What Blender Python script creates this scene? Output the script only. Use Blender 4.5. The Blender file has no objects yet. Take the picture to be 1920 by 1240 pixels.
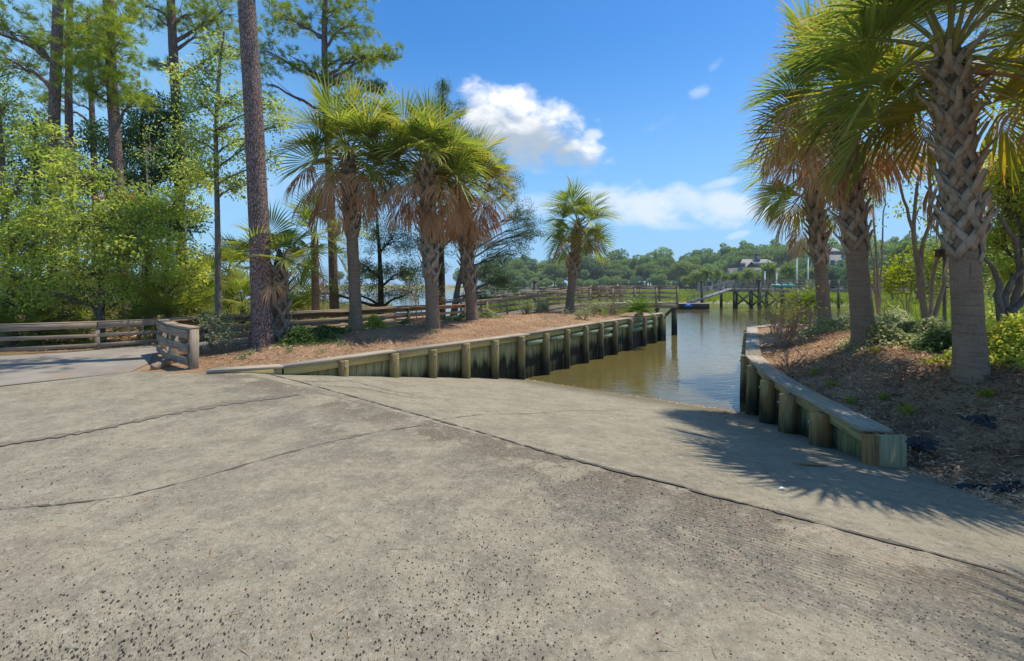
import bpy, bmesh, math, random
import numpy as np
from mathutils import Vector
from mathutils.geometry import delaunay_2d_cdt

sc = bpy.context.scene
COL = sc.collection
RS = np.random.RandomState
# ------------------------------------------------------------------ camera
F = 853.0; HV = 533.0; EYE = 1.6            # pinhole of the 1920x1240 photograph, horizon row, eye height
cam_d = bpy.data.cameras.new("camera"); cam = bpy.data.objects.new("camera", cam_d); COL.objects.link(cam)
cam.location = (0, 0, EYE); cam.rotation_euler = (math.radians(90), 0, 0)
cam_d.sensor_width = 36.0; cam_d.lens = 36.0 * F / 1920.0
cam_d.shift_x = 0.0; cam_d.shift_y = -(620.0 - HV) / 1920.0
cam_d.clip_start = 0.05; cam_d.clip_end = 3000.0
sc.camera = cam
# ------------------------------------------------------------------ light
SUN_EL = math.radians(69.0); SUN_AZ = math.atan2(0.90, 0.43)
SDIR = Vector((math.sin(SUN_AZ) * math.cos(SUN_EL), math.cos(SUN_AZ) * math.cos(SUN_EL), math.sin(SUN_EL)))
sd = bpy.data.lights.new("sun", 'SUN'); sd.energy = 3.6; sd.angle = math.radians(0.5); sd.color = (1.0, 0.93, 0.82)
so = bpy.data.objects.new("sun", sd); COL.objects.link(so); so.location = (30, 20, 60)
so.rotation_euler = SDIR.to_track_quat('Z', 'Y').to_euler()
sc.view_settings.view_transform = 'Standard'; sc.view_settings.look = 'None'
sc.view_settings.exposure = 0.43; sc.view_settings.gamma = 1.0; sc.view_settings.use_curve_mapping = False

class G:
    """small node-graph helper"""
    def __init__(s, tree):
        s.t = tree; s.n = tree.nodes; s.l = tree.links
    def node(s, typ, ins=None, **kw):
        n = s.n.new(typ)
        for k, v in kw.items(): setattr(n, k, v)
        for k, v in (ins or {}).items(): s.set(n.inputs[k], v)
        return n
    def set(s, sock, v):
        if isinstance(v, bpy.types.NodeSocket): s.l.new(v, sock)
        elif hasattr(v, 'outputs'): s.l.new(v.outputs[0], sock)
        else:
            if sock.type == 'RGBA' and not isinstance(v, (int, float)) and len(v) == 3: v = (*v, 1.0)
            sock.default_value = v
    def m(s, op, a, b=0.0, c=0.0, clamp=False):
        n = s.n.new('ShaderNodeMath'); n.operation = op; n.use_clamp = clamp
        s.set(n.inputs[0], a); s.set(n.inputs[1], b); s.set(n.inputs[2], c); return n.outputs[0]
    def vm(s, op, a, b=None):
        n = s.n.new('ShaderNodeVectorMath'); n.operation = op; s.set(n.inputs[0], a)
        if b is not None: s.set(n.inputs[1], b)
        return n.outputs['Value'] if op in ('DOT_PRODUCT', 'LENGTH') else n.outputs[0]
    def mix(s, f, a, b, mode='MIX'):
        n = s.n.new('ShaderNodeMix'); n.data_type = 'RGBA'; n.blend_type = mode
        s.set(n.inputs[0], f); s.set(n.inputs[6], a); s.set(n.inputs[7], b); return n.outputs[2]
    def noise(s, vec, scale, detail=3.0, rough=0.55, dist=0.0):
        n = s.node('ShaderNodeTexNoise', {'Scale': scale, 'Detail': detail, 'Roughness': rough, 'Distortion': dist})
        if vec is not None: s.set(n.inputs['Vector'], vec)
        return n.outputs['Fac']
    def voro(s, vec, scale, feature='F1', rand=1.0, out='Distance'):
        n = s.node('ShaderNodeTexVoronoi', {'Scale': scale, 'Randomness': rand}, feature=feature)
        s.set(n.inputs['Vector'], vec); return n.outputs[out]
    def ramp(s, f, lo, hi):
        n = s.node('ShaderNodeMapRange', {0: f, 1: lo, 2: hi, 3: 0.0, 4: 1.0}, interpolation_type='SMOOTHSTEP'); return n.outputs[0]
    def sep(s, v):
        n = s.node('ShaderNodeSeparateXYZ', {0: v}); return n.outputs
    def comb(s, x, y, z):
        return s.node('ShaderNodeCombineXYZ', {0: x, 1: y, 2: z}).outputs[0]
    def pos(s): return s.node('ShaderNodeNewGeometry').outputs['Position']
    def obj(s): return s.node('ShaderNodeTexCoord').outputs['Object']
    def attr(s, name, out='Fac'): return s.node('ShaderNodeAttribute', attribute_name=name).outputs[out]
    def bump(s, h, strength=0.3, dist=0.02):
        return s.node('ShaderNodeBump', {'Strength': strength, 'Distance': dist, 'Height': h}).outputs[0]

# ------------------------------------------------------------------ sky
w = bpy.data.worlds.new("World"); sc.world = w; w.use_nodes = True
g = G(w.node_tree); g.n.clear()
sky = g.node('ShaderNodeTexSky', sky_type='NISHITA', sun_disc=False, sun_elevation=SUN_EL, sun_rotation=SUN_AZ,
             air_density=1.0, dust_density=0.35, ozone_density=2.2, altitude=0.0)
hsv = g.node('ShaderNodeHueSaturation', {'Hue': 0.503, 'Saturation': 1.38, 'Value': 1.12, 'Fac': 1.0, 'Color': sky.outputs[0]})
dirv = g.node('ShaderNodeTexCoord').outputs['Generated']
dx, dy, dz = g.sep(dirv)
yy = g.m('MAXIMUM', dy, 0.12)
ca = g.m('DIVIDE', dx, yy); cb = g.m('DIVIDE', dz, yy)
front = g.ramp(dy, 0.1, 0.3)
cp = g.comb(ca, g.m('MULTIPLY', cb, 1.5), 0.0)
n1 = g.noise(cp, 7.5, 8.0, 0.56, 0.3)
n2 = g.noise(cp, 20.0, 6.0, 0.6, 0.3)
nn = g.m('ADD', g.m('MULTIPLY', g.m('SUBTRACT', n1, 0.5), 2.6), g.m('MULTIPLY', g.m('SUBTRACT', n2, 0.5), 0.9))
clouds = None; puff = None
def ell(u, v, ru, rv, slope, gain, soft, nz):
    a0 = (u - 960) / F; b0 = (HV - v) / F
    a_ = g.m('SUBTRACT', ca, a0); b_ = g.m('SUBTRACT', g.m('SUBTRACT', cb, b0), g.m('MULTIPLY', a_, slope))
    r2 = g.m('ADD', g.m('POWER', g.m('ABSOLUTE', g.m('DIVIDE', a_, ru / F)), 2.0), g.m('POWER', g.m('ABSOLUTE', g.m('DIVIDE', b_, rv / F)), 2.0))
    f = g.m('ADD', g.m('SUBTRACT', 1.0, r2), g.m('MULTIPLY', nn, nz))
    return g.m('MULTIPLY', g.ramp(f, 0.0, soft), gain), b_
for q, e in enumerate([(980, 236, 150, 82, -0.28, 1.0, 0.9, 1.15), (900, 190, 50, 36, 0.0, 0.9, 1.2, 0.8), (1230, 385, 190, 46, -0.05, 0.95, 1.2, 1.1), (1370, 390, 130, 42, 0.0, 0.9, 1.2, 1.1),
          (1010, 385, 70, 30, 0, 0.55, 1.2, 0.6), (1490, 405, 60, 16, 0, 0.6, 1.0, 0.5), (1340, 122, 20, 15, 0.5, 0.6, 2.2, 1.3),
          (1312, 172, 22, 14, 0.3, 0.4, 2.2, 1.3), (1232, 235, 45, 14, 0.5, 0.32, 2.4, 1.5), (1386, 440, 30, 9, 0.25, 0.5, 1.0, 0.4), (1110, 252, 24, 14, 0, 0.6, 1.0, 0.6), (1058, 303, 34, 13, 0, 0.65, 1.0, 0.6),
          (1350, 345, 60, 12, 0.25, 0.45, 1.2, 0.6), (1260, 420, 70, 14, -0.1, 0.5, 1.2, 0.5), (520, 340, 200, 60, 0.0, 0.3, 2.0, 1.0)]):
    c_, b_ = ell(*e)
    if q == 0: puff = b_
    clouds = c_ if clouds is None else g.m('MAXIMUM', clouds, c_)
clouds = g.m('MULTIPLY', clouds, front)
# underside of the one thick cumulus is greyer
under = g.m('MULTIPLY', g.ramp(g.m('ADD', puff, g.m('MULTIPLY', g.m('SUBTRACT', n1, 0.5), 0.22)), 0.035, -0.03), g.ramp(cb, 0.215, 0.262))
ccol = g.mix(g.m('MULTIPLY', under, 0.85), (6.8, 6.9, 7.1), (2.2, 2.9, 3.7))
lowc = g.ramp(cb, 0.24, 0.2)
ccol = g.mix(lowc, ccol, (5.0, 5.7, 6.7))
# thin milky veil close to the horizon
veil = g.m('MULTIPLY', g.ramp(dz, 0.5, 0.0), 0.9)
skyc = g.mix(veil, hsv.outputs[0], (1.75, 3.7, 6.0))
leftglow = g.m('MULTIPLY', g.ramp(ca, -0.2, -1.0), 0.5)
skyc = g.mix(g.m('MULTIPLY', leftglow, front), skyc, (2.5, 4.7, 6.4))
fin = g.mix(clouds, skyc, ccol)
bg = g.node('ShaderNodeBackground', {'Color': fin, 'Strength': 0.12})
out = g.node('ShaderNodeOutputWorld'); g.l.new(bg.outputs[0], out.inputs[0])

# ------------------------------------------------------------------ helpers
def at(u, v, Y): return np.array(((u - 960) / F * Y, Y, EYE - (v - HV) / F * Y))
def atz(u, v, z): return at(u, v, F * (EYE - z) / (v - HV))
def sstep(a, b, x):
    t = np.clip((np.asarray(x, float) - a) / (b - a), 0, 1); return t * t * (3 - 2 * t)
def nrm(v): 
    v = np.asarray(v, float); return v / (np.linalg.norm(v, axis=-1, keepdims=True) + 1e-12)

def wloc(o):
    p = np.zeros(3)
    while o is not None: p += np.array(o.location); o = o.parent
    return p
def fmesh(name, V, Fq, attrs=None, smooth=False):
    V = np.ascontiguousarray(V, dtype=np.float32); Fq = np.ascontiguousarray(Fq, dtype=np.int32)
    m = bpy.data.meshes.new(name); k = Fq.shape[1]; n = len(Fq)
    m.vertices.add(len(V)); m.vertices.foreach_set('co', V.ravel())
    m.loops.add(n * k); m.loops.foreach_set('vertex_index', Fq.ravel())
    m.polygons.add(n); m.polygons.foreach_set('loop_start', np.arange(0, n * k, k, dtype=np.int32))
    m.polygons.foreach_set('loop_total', np.full(n, k, dtype=np.int32))
    if smooth: m.polygons.foreach_set('use_smooth', np.ones(n, dtype=bool))
    for a, val in (attrs or {}).items():
        val = np.asarray(val, dtype=np.float32)
        if val.ndim == 1:
            at_ = m.attributes.new(a, 'FLOAT', 'POINT'); at_.data.foreach_set('value', val)
        else:
            at_ = m.attributes.new(a, 'FLOAT_VECTOR', 'POINT'); at_.data.foreach_set('vector', val.ravel())
    m.update(calc_edges=True); m.validate(); return m
class MB:
    """collects quads; bc = board coordinates (along, across, up), var = random per piece, along = 0..1 down a leaf"""
    def __init__(s): s.V = []; s.F = []; s.bc = []; s.var = []; s.al = []; s.n = 0
    def add(s, V, Fq, bc=None, var=0.5, al=None):
        V = np.asarray(V, float); s.V.append(V); s.F.append(np.asarray(Fq, int).reshape(-1, 4) + s.n); n = len(V); s.n += n
        s.bc.append(V if bc is None else np.asarray(bc, float)); s.var.append(np.full(n, var) if np.isscalar(var) else np.asarray(var))
        s.al.append(np.zeros(n) if al is None else np.asarray(al))
    def mesh(s, name, off=(0, 0, 0), smooth=False):
        return fmesh(name, np.concatenate(s.V) - np.asarray(off), np.concatenate(s.F), {'bc': np.concatenate(s.bc), 'var': np.concatenate(s.var), 'along': np.concatenate(s.al)}, smooth)
    def build(s, name, mat, parent=None, smooth=False, loc=None):
        off = wloc(parent) if parent is not None else (np.zeros(3) if loc is None else np.asarray(loc, float))
        o = bpy.data.objects.new(name, s.mesh(name, off, smooth)); COL.objects.link(o)
        if parent is not None: o.parent = parent
        elif loc is not None: o.location = loc
        for mm in (mat if isinstance(mat, (list, tuple)) else [mat]): o.data.materials.append(mm)
        return o
    # shapes
    def beam(s, p0, p1, wd, ht, up=(0, 0, 1), var=None, ch=0.06):
        p0 = np.asarray(p0, float); p1 = np.asarray(p1, float); d = p1 - p0; L = np.linalg.norm(d); d /= L
        side = nrm(np.cross(d, up)); u = np.cross(side, d)
        c = min(wd, ht) * ch          # chamfered section
        hw, hh = wd / 2, ht / 2
        sec = [(-hw + c, -hh), (hw - c, -hh), (hw, -hh + c), (hw, hh - c), (hw - c, hh), (-hw + c, hh), (-hw, hh - c), (-hw, -hh + c)]
        V = []; bc = []
        rv = random.random() if var is None else var
        for t, p in ((0, p0), (L, p1)):
            for a, b in sec: V.append(p + side * a + u * b); bc.append((t + rv * 37, a + rv * 11, b + rv * 5))
        Fq = [(i, (i + 1) % 8, 8 + (i + 1) % 8, 8 + i) for i in range(8)]
        Fq += [(0, 7, 6, 1), (1, 6, 5, 2), (2, 5, 4, 3)]
        Fq += [(8, 9, 14, 15), (9, 10, 13, 14), (10, 11, 12, 13)]
        s.add(V, Fq, bc, rv)
    def tube(s, path, rad, n=8, var=None, cap=False, jit=0.0, rng=None):
        path = np.asarray(path, float); rad = np.asarray(rad, float) * np.ones(len(path))
        if cap:
            path = np.concatenate([path[:1], path, path[-1:]]); rad = np.concatenate([[0.002], rad, [0.002]])
        k = len(path); tg = np.gradient(path, axis=0)
        if cap: tg[0] = path[2] - path[1]; tg[1] = tg[0]; tg[-1] = path[-2] - path[-3]; tg[-2] = tg[-1]
        tg = nrm(tg)
        ref = np.array((1, 0, 0)) if abs(tg[0][2]) > 0.8 else np.array((0, 0, 1.0))
        a = nrm(np.cross(tg, ref)); b = np.cross(tg, a)
        th = np.arange(n) / n * 2 * math.pi
        R = rad[:, None] * np.ones((k, n))
        if jit: R = R * (1 + jit * ((rng or RS(1)).rand(k, n) - .5))
        V = path[:, None, :] + R[:, :, None] * (np.cos(th)[None, :, None] * a[:, None, :] + np.sin(th)[None, :, None] * b[:, None, :])
        i = np.arange(k - 1)[:, None] * n; j = np.arange(n)[None, :]; j2 = (j + 1) % n
        Fq = np.stack([i + j, i + j2, i + n + j2, i + n + j], -1).reshape(-1, 4)
        ln = np.concatenate([[0], np.cumsum(np.linalg.norm(np.diff(path, axis=0), axis=1))])
        rv = random.random() if var is None else var
        bc = np.stack([ln[:, None] * np.ones((1, n)) + rv * 37, rad[:, None] * np.cos(th)[None], rad[:, None] * np.sin(th)[None]], -1).reshape(-1, 3)
        s.add(V.reshape(-1, 3), Fq, bc, rv, np.repeat(ln / max(ln[-1], 1e-6), n))
    def ribbon(s, path, nor, wd, th, var=0.5):
        path = np.asarray(path, float); nor = nrm(nor); wd = np.asarray(wd, float) * np.ones(len(path)); th = np.asarray(th, float) * np.ones(len(path))
        tg = nrm(np.gradient(path, axis=0)); sd_ = nrm(np.cross(tg, nor))
        a = sd_ * wd[:, None] / 2; b = nor * th[:, None] / 2
        V = np.stack([path - a - b, path + a - b, path + a + b, path - a + b], 1); k = len(path)
        Fq = []
        for i in range(k - 1):
            for j in range(4): Fq.append((i * 4 + j, i * 4 + (j + 1) % 4, i * 4 + 4 + (j + 1) % 4, i * 4 + 4 + j))
        Fq += [(3, 2, 1, 0), (k * 4 - 4, k * 4 - 3, k * 4 - 2, k * 4 - 1)]
        al = np.repeat(np.arange(k) / (k - 1), 4)
        s.add(V.reshape(-1, 3), Fq, None, var, al)
    def leaves(s, C, L, W, rng, up=0.6, dirs=None, spread=1.0, var=None, fold=0.25):
        """one bent diamond per row of C"""
        C = np.asarray(C, float); n = len(C)
        d = rng.randn(n, 3); d[:, 2] *= 0.6
        if dirs is not None: d = np.asarray(dirs) + spread * rng.randn(n, 3)
        d = nrm(d); nr = rng.randn(n, 3); nr[:, 2] += up * 2; nr = nrm(nr - d * (nr * d).sum(1, keepdims=True))
        sd_ = np.cross(d, nr); L = L * (0.65 + 0.7 * rng.rand(n))[:, None]; W = W * (0.65 + 0.7 * rng.rand(n))[:, None]
        V = np.stack([C, C + d * L * .45 + sd_ * W / 2 + nr * W * fold, C + d * L - nr * L * 0.12, C + d * L * .45 - sd_ * W / 2 + nr * W * fold], 1).reshape(-1, 3)
        vr = np.repeat(rng.rand(n) if var is None else np.asarray(var), 4)
        s.add(V, np.arange(4 * n).reshape(-1, 4), None, vr, np.tile([0, .5, 1, .5], n))
def empty(name, loc, label, cat, group=None):
    o = bpy.data.objects.new(name, None); COL.objects.link(o); o.location = loc; o.empty_display_size = 0.2
    return tag(o, label, cat, group)
def tag(o, label, cat, group=None, kind=None):
    if label: o['label'] = label
    if cat: o['category'] = cat
    if group: o['group'] = group
    if kind: o['kind'] = kind
    return o
def inst(name, mesh, parent, loc=(0, 0, 0), rot=(0, 0, 0), scale=1.0):
    o = bpy.data.objects.new(name, mesh); COL.objects.link(o); o.parent = parent; o.location = loc; o.rotation_euler = rot
    o.scale = (scale,) * 3 if np.isscalar(scale) else scale
    return o
def seg_dist(P, A, B):
    d = B - A; t = np.clip(((P - A) @ d) / (d @ d), 0, 1); return np.linalg.norm(P - (A + t[:, None] * d), axis=1), t
def pl_dist(P, pts):
    """distance to a polyline and the fractional index of the nearest point"""
    P = np.asarray(P, float); best = np.full(len(P), 1e9); idx = np.zeros(len(P)); pts = np.asarray(pts, float)[:, :2]
    for i in range(len(pts) - 1):
        d, t = seg_dist(P, pts[i], pts[i + 1]); m_ = d < best; best[m_] = d[m_]; idx[m_] = i + t[m_]
    return best, idx
def in_poly(P, poly):
    P = np.asarray(P, float); poly = np.asarray(poly, float); x, y = P[:, 0], P[:, 1]; ins = np.zeros(len(P), bool); j = len(poly) - 1
    for i in range(len(poly)):
        xi, yi = poly[i]; xj, yj = poly[j]
        c = ((yi > y) != (yj > y)) & (x < (xj - xi) * (y - yi) / (yj - yi + 1e-12) + xi); ins ^= c; j = i
    return ins
def lerp_idx(vals, idx):
    return np.interp(idx, np.arange(len(vals)), vals)
def region(name, poly, hfun, spacing, mat, near=None, loc=None):
    """triangulated sheet over a polygon, fine near the camera"""
    rng = RS(abs(len(name) * 7 + 1)); pts = [tuple(p) for p in poly]
    dens = []
    for i in range(len(poly)):
        a = np.array(poly[i]); b = np.array(poly[(i + 1) % len(poly)]); L = np.linalg.norm(b - a)
        dm = max(np.linalg.norm((a + b) / 2) / 10, 0.5) * spacing; k = max(1, int(L / dm))
        for q in range(k): dens.append(tuple(a + (b - a) * q / k))
    lo = np.min(poly, axis=0); hi = np.max(poly, axis=0)
    P = []
    r = 2.0
    ext = max(np.abs(lo).max(), np.abs(hi).max()) * 1.5
    while r < ext:
        st = max(r / 10, 0.5) * spacing; k = int(2 * math.pi * r / st)
        th = (np.arange(k) + rng.rand()) / k * 2 * math.pi
        P.append(np.stack([r * np.cos(th), r * np.sin(th)], 1) + rng.randn(k, 2) * st * 0.12); r += st
    P = np.concatenate(P); P = P[in_poly(P, poly)]
    db, _ = pl_dist(P, list(poly) + [poly[0]])
    P = P[db > 0.35 * spacing * np.maximum(np.linalg.norm(P, axis=1) / 10, 0.5)]
    n = len(dens); allp = [Vector(p) for p in dens] + [Vector(p) for p in P]
    res = delaunay_2d_cdt(allp, [(i, (i + 1) % n) for i in range(n)], [list(range(n))], 1, 1e-5)
    vv = np.array([tuple(v) for v in res[0]]); tri = np.array([f for f in res[2] if len(f) == 3])
    A, B, C = vv[tri[:, 0]], vv[tri[:, 1]], vv[tri[:, 2]]
    flip = ((B - A)[:, 0] * (C - A)[:, 1] - (B - A)[:, 1] * (C - A)[:, 0]) < 0
    tri[flip] = tri[flip][:, ::-1]
    V = np.column_stack([vv, hfun(vv)])
    o = bpy.data.objects.new(name, fmesh(name, V, tri, None, True)); COL.objects.link(o); o.data.materials.append(mat)
    return o
def new_mat(name):
    m = bpy.data.materials.new(name); m.use_nodes = True; g = G(m.node_tree); g.n.clear(); return m, g
def finish(g, col, rough=0.8, normal=None, spec=0.3, **kw):
    p = g.node('ShaderNodeBsdfPrincipled', {'Base Color': col, 'Roughness': rough, 'Specular IOR Level': spec})
    if normal is not None: g.set(p.inputs['Normal'], normal)
    for k, v in kw.items(): g.set(p.inputs[k.replace('_', ' ')], v)
    o = g.node('ShaderNodeOutputMaterial'); g.l.new(p.outputs[0], o.inputs[0]); return p
# ------------------------------------------------------------------ materials
RD = (0.608, 0.794)                      # downhill direction of the ramp (unit, plan)
JD = 3.672 * 1.0                         # its start line: 0.6 x + 0.8 y = 3.672
def ramp_d(x, y): return 0.6 * x + 0.8 * y - JD
SLOPE = 0.1615
def ramp_z(x, y): return -SLOPE * np.maximum(ramp_d(x, y), 0.0)

def concrete_mat():
    m, g = new_mat("concrete"); P = g.pos(); x, y, z = g.sep(P)
    d = g.m('SUBTRACT', g.m('ADD', g.m('MULTIPLY', x, 0.6), g.m('MULTIPLY', y, 0.8)), JD)
    s = g.m('SUBTRACT', g.m('MULTIPLY', x, 0.8), g.m('MULTIPLY', y, 0.6))
    big = g.noise(P, 0.45, 5, 0.62); mid = g.noise(P, 2.2, 5, 0.62); fine = g.noise(P, 38, 4, 0.7); grit = g.noise(P, 160, 2, 0.6)
    c = g.mix(g.ramp(big, 0.35, 0.68), (0.326, 0.279, 0.193), (0.276, 0.238, 0.167))
    c = g.mix(g.ramp(mid, 0.3, 0.72), c, (0.378, 0.328, 0.229))
    c = g.mix(g.m('MULTIPLY', g.ramp(mid, 0.56, 0.36), 0.6), c, (0.204, 0.178, 0.130))
    # pinkish worn patches
    c = g.mix(g.m('MULTIPLY', g.ramp(g.noise(g.vm('ADD', P, (7, 3, 0)), 0.8, 5, 0.6), 0.52, 0.72), 0.45), c, (0.354, 0.269, 0.177))
    # dirt washed along the joint on the uphill side, with bare patches in it
    nb = g.noise(P, 1.6, 6, 0.65); ns = g.noise(g.comb(s, g.m('MULTIPLY', d, 0.35), 0.0), 1.3, 5, 0.6)
    band = g.m('MULTIPLY', g.ramp(d, -0.7, -0.30), g.ramp(d, 0.03, -0.01))
    band2 = g.m('MULTIPLY', g.ramp(d, -1.5, -0.75), g.ramp(d, -0.3, -0.8))
    dirt = g.m('MULTIPLY', band, g.ramp(ns, 0.38, 0.50)); dirt2 = g.m('MULTIPLY', band2, g.ramp(nb, 0.46, 0.58))
    c = g.mix(g.m('MULTIPLY', dirt, 0.9), c, (0.125, 0.095, 0.058))
    c = g.mix(g.m('MULTIPLY', dirt2, 0.7), c, (0.113, 0.102, 0.075))
    sband = g.m('MULTIPLY', g.m('MULTIPLY', g.ramp(d, -0.62, -0.22), g.ramp(d, 0.02, -0.01)), g.m('MULTIPLY', g.ramp(s, -4.7, -3.9), g.ramp(s, 0.9, 0.1)))
    c = g.mix(g.m('MULTIPLY', g.m('MULTIPLY', sband, g.ramp(g.noise(P, 2.6, 6, 0.7), 0.34, 0.54)), 0.75), c, (0.156, 0.115, 0.077))
    sgrit = g.m('MULTIPLY', g.m('MULTIPLY', g.ramp(d, -1.15, -0.75), g.ramp(d, -0.25, -0.6)), g.m('MULTIPLY', g.ramp(s, -2.6, -1.5), g.ramp(s, 1.2, 0.3)))
    c = g.mix(g.m('MULTIPLY', g.m('MULTIPLY', sgrit, g.ramp(g.noise(g.vm('ADD', P, (3, 3, 0)), 3.2, 6, 0.72), 0.42, 0.60)), 0.7), c, (0.106, 0.097, 0.081))
    brk = g.m('MULTIPLY', g.m('MULTIPLY', g.ramp(d, -0.5, -0.1), g.ramp(d, 0.45, 0.1)), g.m('MULTIPLY', g.ramp(s, -7.6, -6.6), g.ramp(s, -4.4, -5.2)))
    c = g.mix(g.m('MULTIPLY', g.m('MULTIPLY', brk, g.ramp(g.noise(g.vm('ADD', P, (8, 1, 0)), 2.2, 6, 0.7), 0.42, 0.54)), 0.7), c, (0.166, 0.143, 0.104))
    bare = g.m('MULTIPLY', band, g.ramp(g.noise(g.vm('ADD', P, (1.3, 8.1, 0)), 1.7, 5, 0.6), 0.52, 0.60))
    c = g.mix(g.m('MULTIPLY', bare, 0.7), c, (0.454, 0.377, 0.261))
    # faint tyre lines running to the water
    ty = g.ramp(g.noise(g.comb(g.m('MULTIPLY', s, 2.4), g.m('MULTIPLY', d, 0.10), 0.0), 1.0, 4, 0.55), 0.54, 0.7)
    c = g.mix(g.m('MULTIPLY', ty, 0.35), c, (0.151, 0.136, 0.099))
    # dark specks of exposed aggregate
    sp = g.m('MULTIPLY', g.ramp(g.voro(P, 27.0), 0.17, 0.09), g.ramp(g.noise(P, 3.0, 4, 0.65), 0.36, 0.58))
    c = g.mix(g.m('MULTIPLY', sp, 0.85), c, (0.063, 0.057, 0.044))
    sp2 = g.m('MULTIPLY', g.ramp(g.voro(g.vm('ADD', P, (3, 1, 0)), 48.0), 0.26, 0.15), g.ramp(g.noise(g.vm('ADD', P, (2, 9, 0)), 1.4, 4, 0.65), 0.35, 0.6))
    lt = g.ramp(g.voro(g.vm('ADD', P, (13, 4, 0)), 30.0), 0.2, 0.1)
    c = g.mix(g.m('MULTIPLY', lt, 0.5), c, (0.559, 0.524, 0.443))
    c = g.mix(g.m('MULTIPLY', sp2, 0.7), c, (0.113, 0.102, 0.078))
    c = g.mix(g.m('MULTIPLY', g.ramp(grit, 0.60, 0.42), 0.35), c, (0.130, 0.115, 0.090))
    c = g.mix(g.m('MULTIPLY', g.ramp(fine, 0.40, 0.68), 0.42), c, (0.422, 0.377, 0.274))
    # wet foot of the ramp and algae near the tide
    wn = g.m('ADD', z, g.m('MULTIPLY', g.m('SUBTRACT', g.noise(P, 2.5, 5, 0.65), 0.5), 0.22))
    c = g.mix(g.m('MULTIPLY', g.ramp(wn, -0.86, -1.06), 0.85), c, (0.099, 0.087, 0.048))
    c = g.mix(g.m('MULTIPLY', g.ramp(d, 0.0, 0.6), 0.22), c, (0.340, 0.309, 0.205))
    m3 = g.noise(P, 13.0, 6, 0.78); m4 = g.noise(g.vm('ADD', P, (4, 4, 0)), 5.5, 6, 0.7)
    c = g.mix(g.m('MULTIPLY', g.ramp(m3, 0.50, 0.34), 0.6), c, (0.155, 0.136, 0.104))
    c = g.mix(g.m('MULTIPLY', g.ramp(m3, 0.54, 0.68), 0.5), c, (0.495, 0.451, 0.357))
    c = g.mix(g.m('MULTIPLY', g.ramp(m4, 0.50, 0.36), 0.4), c, (0.175, 0.152, 0.114))
    # broom grooves parallel to the joint
    gv = g.m('SINE', g.m('ADD', g.m('MULTIPLY', d, 2 * math.pi / 0.034), g.m('MULTIPLY', g.noise(P, 1.5, 3), 3.0)))
    gm = g.m('MULTIPLY', g.ramp(d, -1.4, -0.4), g.ramp(s, -3.2, 0.2))
    gm = g.m('MULTIPLY', gm, g.ramp(g.noise(P, 1.1, 4, 0.6), 0.33, 0.58))
    c = g.mix(g.m('MULTIPLY', g.m('MULTIPLY', g.ramp(gv, -0.35, -0.95), gm), 0.33), c, (0.128, 0.113, 0.078))
    h = g.m('ADD', g.m('MULTIPLY', g.m('MULTIPLY', gv, gm), 0.35), g.m('ADD', g.m('MULTIPLY', fine, 0.9), g.m('ADD', g.m('MULTIPLY', grit, 0.5), g.m('MULTIPLY', mid, 1.2))))
    finish(g, c, 0.9, g.bump(h, 0.9, 0.014), 0.2); return m
def gravel_path_mat():
    m, g = new_mat("asphalt_path"); P = g.pos()
    c = g.mix(g.ramp(g.noise(P, 0.9, 5, 0.6), 0.35, 0.65), (0.292, 0.256, 0.213), (0.194, 0.175, 0.151))
    c = g.mix(g.m('MULTIPLY', g.ramp(g.noise(P, 45, 3, 0.7), 0.4, 0.7), 0.5), c, (0.408, 0.351, 0.277))
    c = g.mix(g.m('MULTIPLY', g.ramp(g.noise(P, 1.7, 5, 0.65), 0.53, 0.66), 0.7), c, (0.321, 0.216, 0.127))
    finish(g, c, 0.9, g.bump(g.noise(P, 60, 3, 0.7), 0.5, 0.01), 0.2); return m
def soil_mat():
    m, g = new_mat("mulch_soil"); P = g.pos()
    n = g.noise(P, 1.3, 5, 0.6); f = g.noise(g.vm('MULTIPLY', P, (1, 1, 2)), 26, 5, 0.72); f2 = g.noise(P, 90, 3, 0.7)
    c = g.mix(g.ramp(n, 0.35, 0.66), (0.362, 0.228, 0.129), (0.519, 0.331, 0.194))
    c = g.mix(g.m('MULTIPLY', g.ramp(f, 0.55, 0.35), 0.7), c, (0.156, 0.096, 0.057))
    c = g.mix(g.m('MULTIPLY', g.ramp(f2, 0.52, 0.72), 0.7), c, (0.699, 0.482, 0.306))
    # green weeds and leaf mould in the woods, grey silt near the water
    x, y, z = g.sep(P)
    wood = g.m('MULTIPLY', g.ramp(x, -8.0, -11.5), g.ramp(g.noise(P, 0.8, 4, 0.6), 0.45, 0.6))
    c = g.mix(g.m('MULTIPLY', wood, 0.7), c, (0.090, 0.120, 0.036))
    c = g.mix(g.ramp(z, -0.45, -0.8), c, (0.193, 0.180, 0.082))
    finish(g, c, 0.95, g.bump(g.m('ADD', g.m('MULTIPLY', f, 1.5), f2), 0.9, 0.03), 0.1); return m
def mud_mat():
    m, g = new_mat("marsh_mud"); P = g.pos()
    c = g.mix(g.ramp(g.noise(P, 0.06, 5, 0.6), 0.36, 0.62), (0.198, 0.240, 0.066), (0.312, 0.282, 0.186))
    c = g.mix(g.m('MULTIPLY', g.ramp(g.noise(P, 2.0, 4, 0.6), 0.42, 0.66), 0.5), c, (0.120, 0.150, 0.042))
    finish(g, c, 0.9, g.bump(g.noise(P, 3, 5, 0.7), 0.6, 0.2), 0.2); return m
def bed_mat():
    m, g = new_mat("river_bed"); finish(g, (0.09, 0.075, 0.045), 0.9); return m
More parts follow.
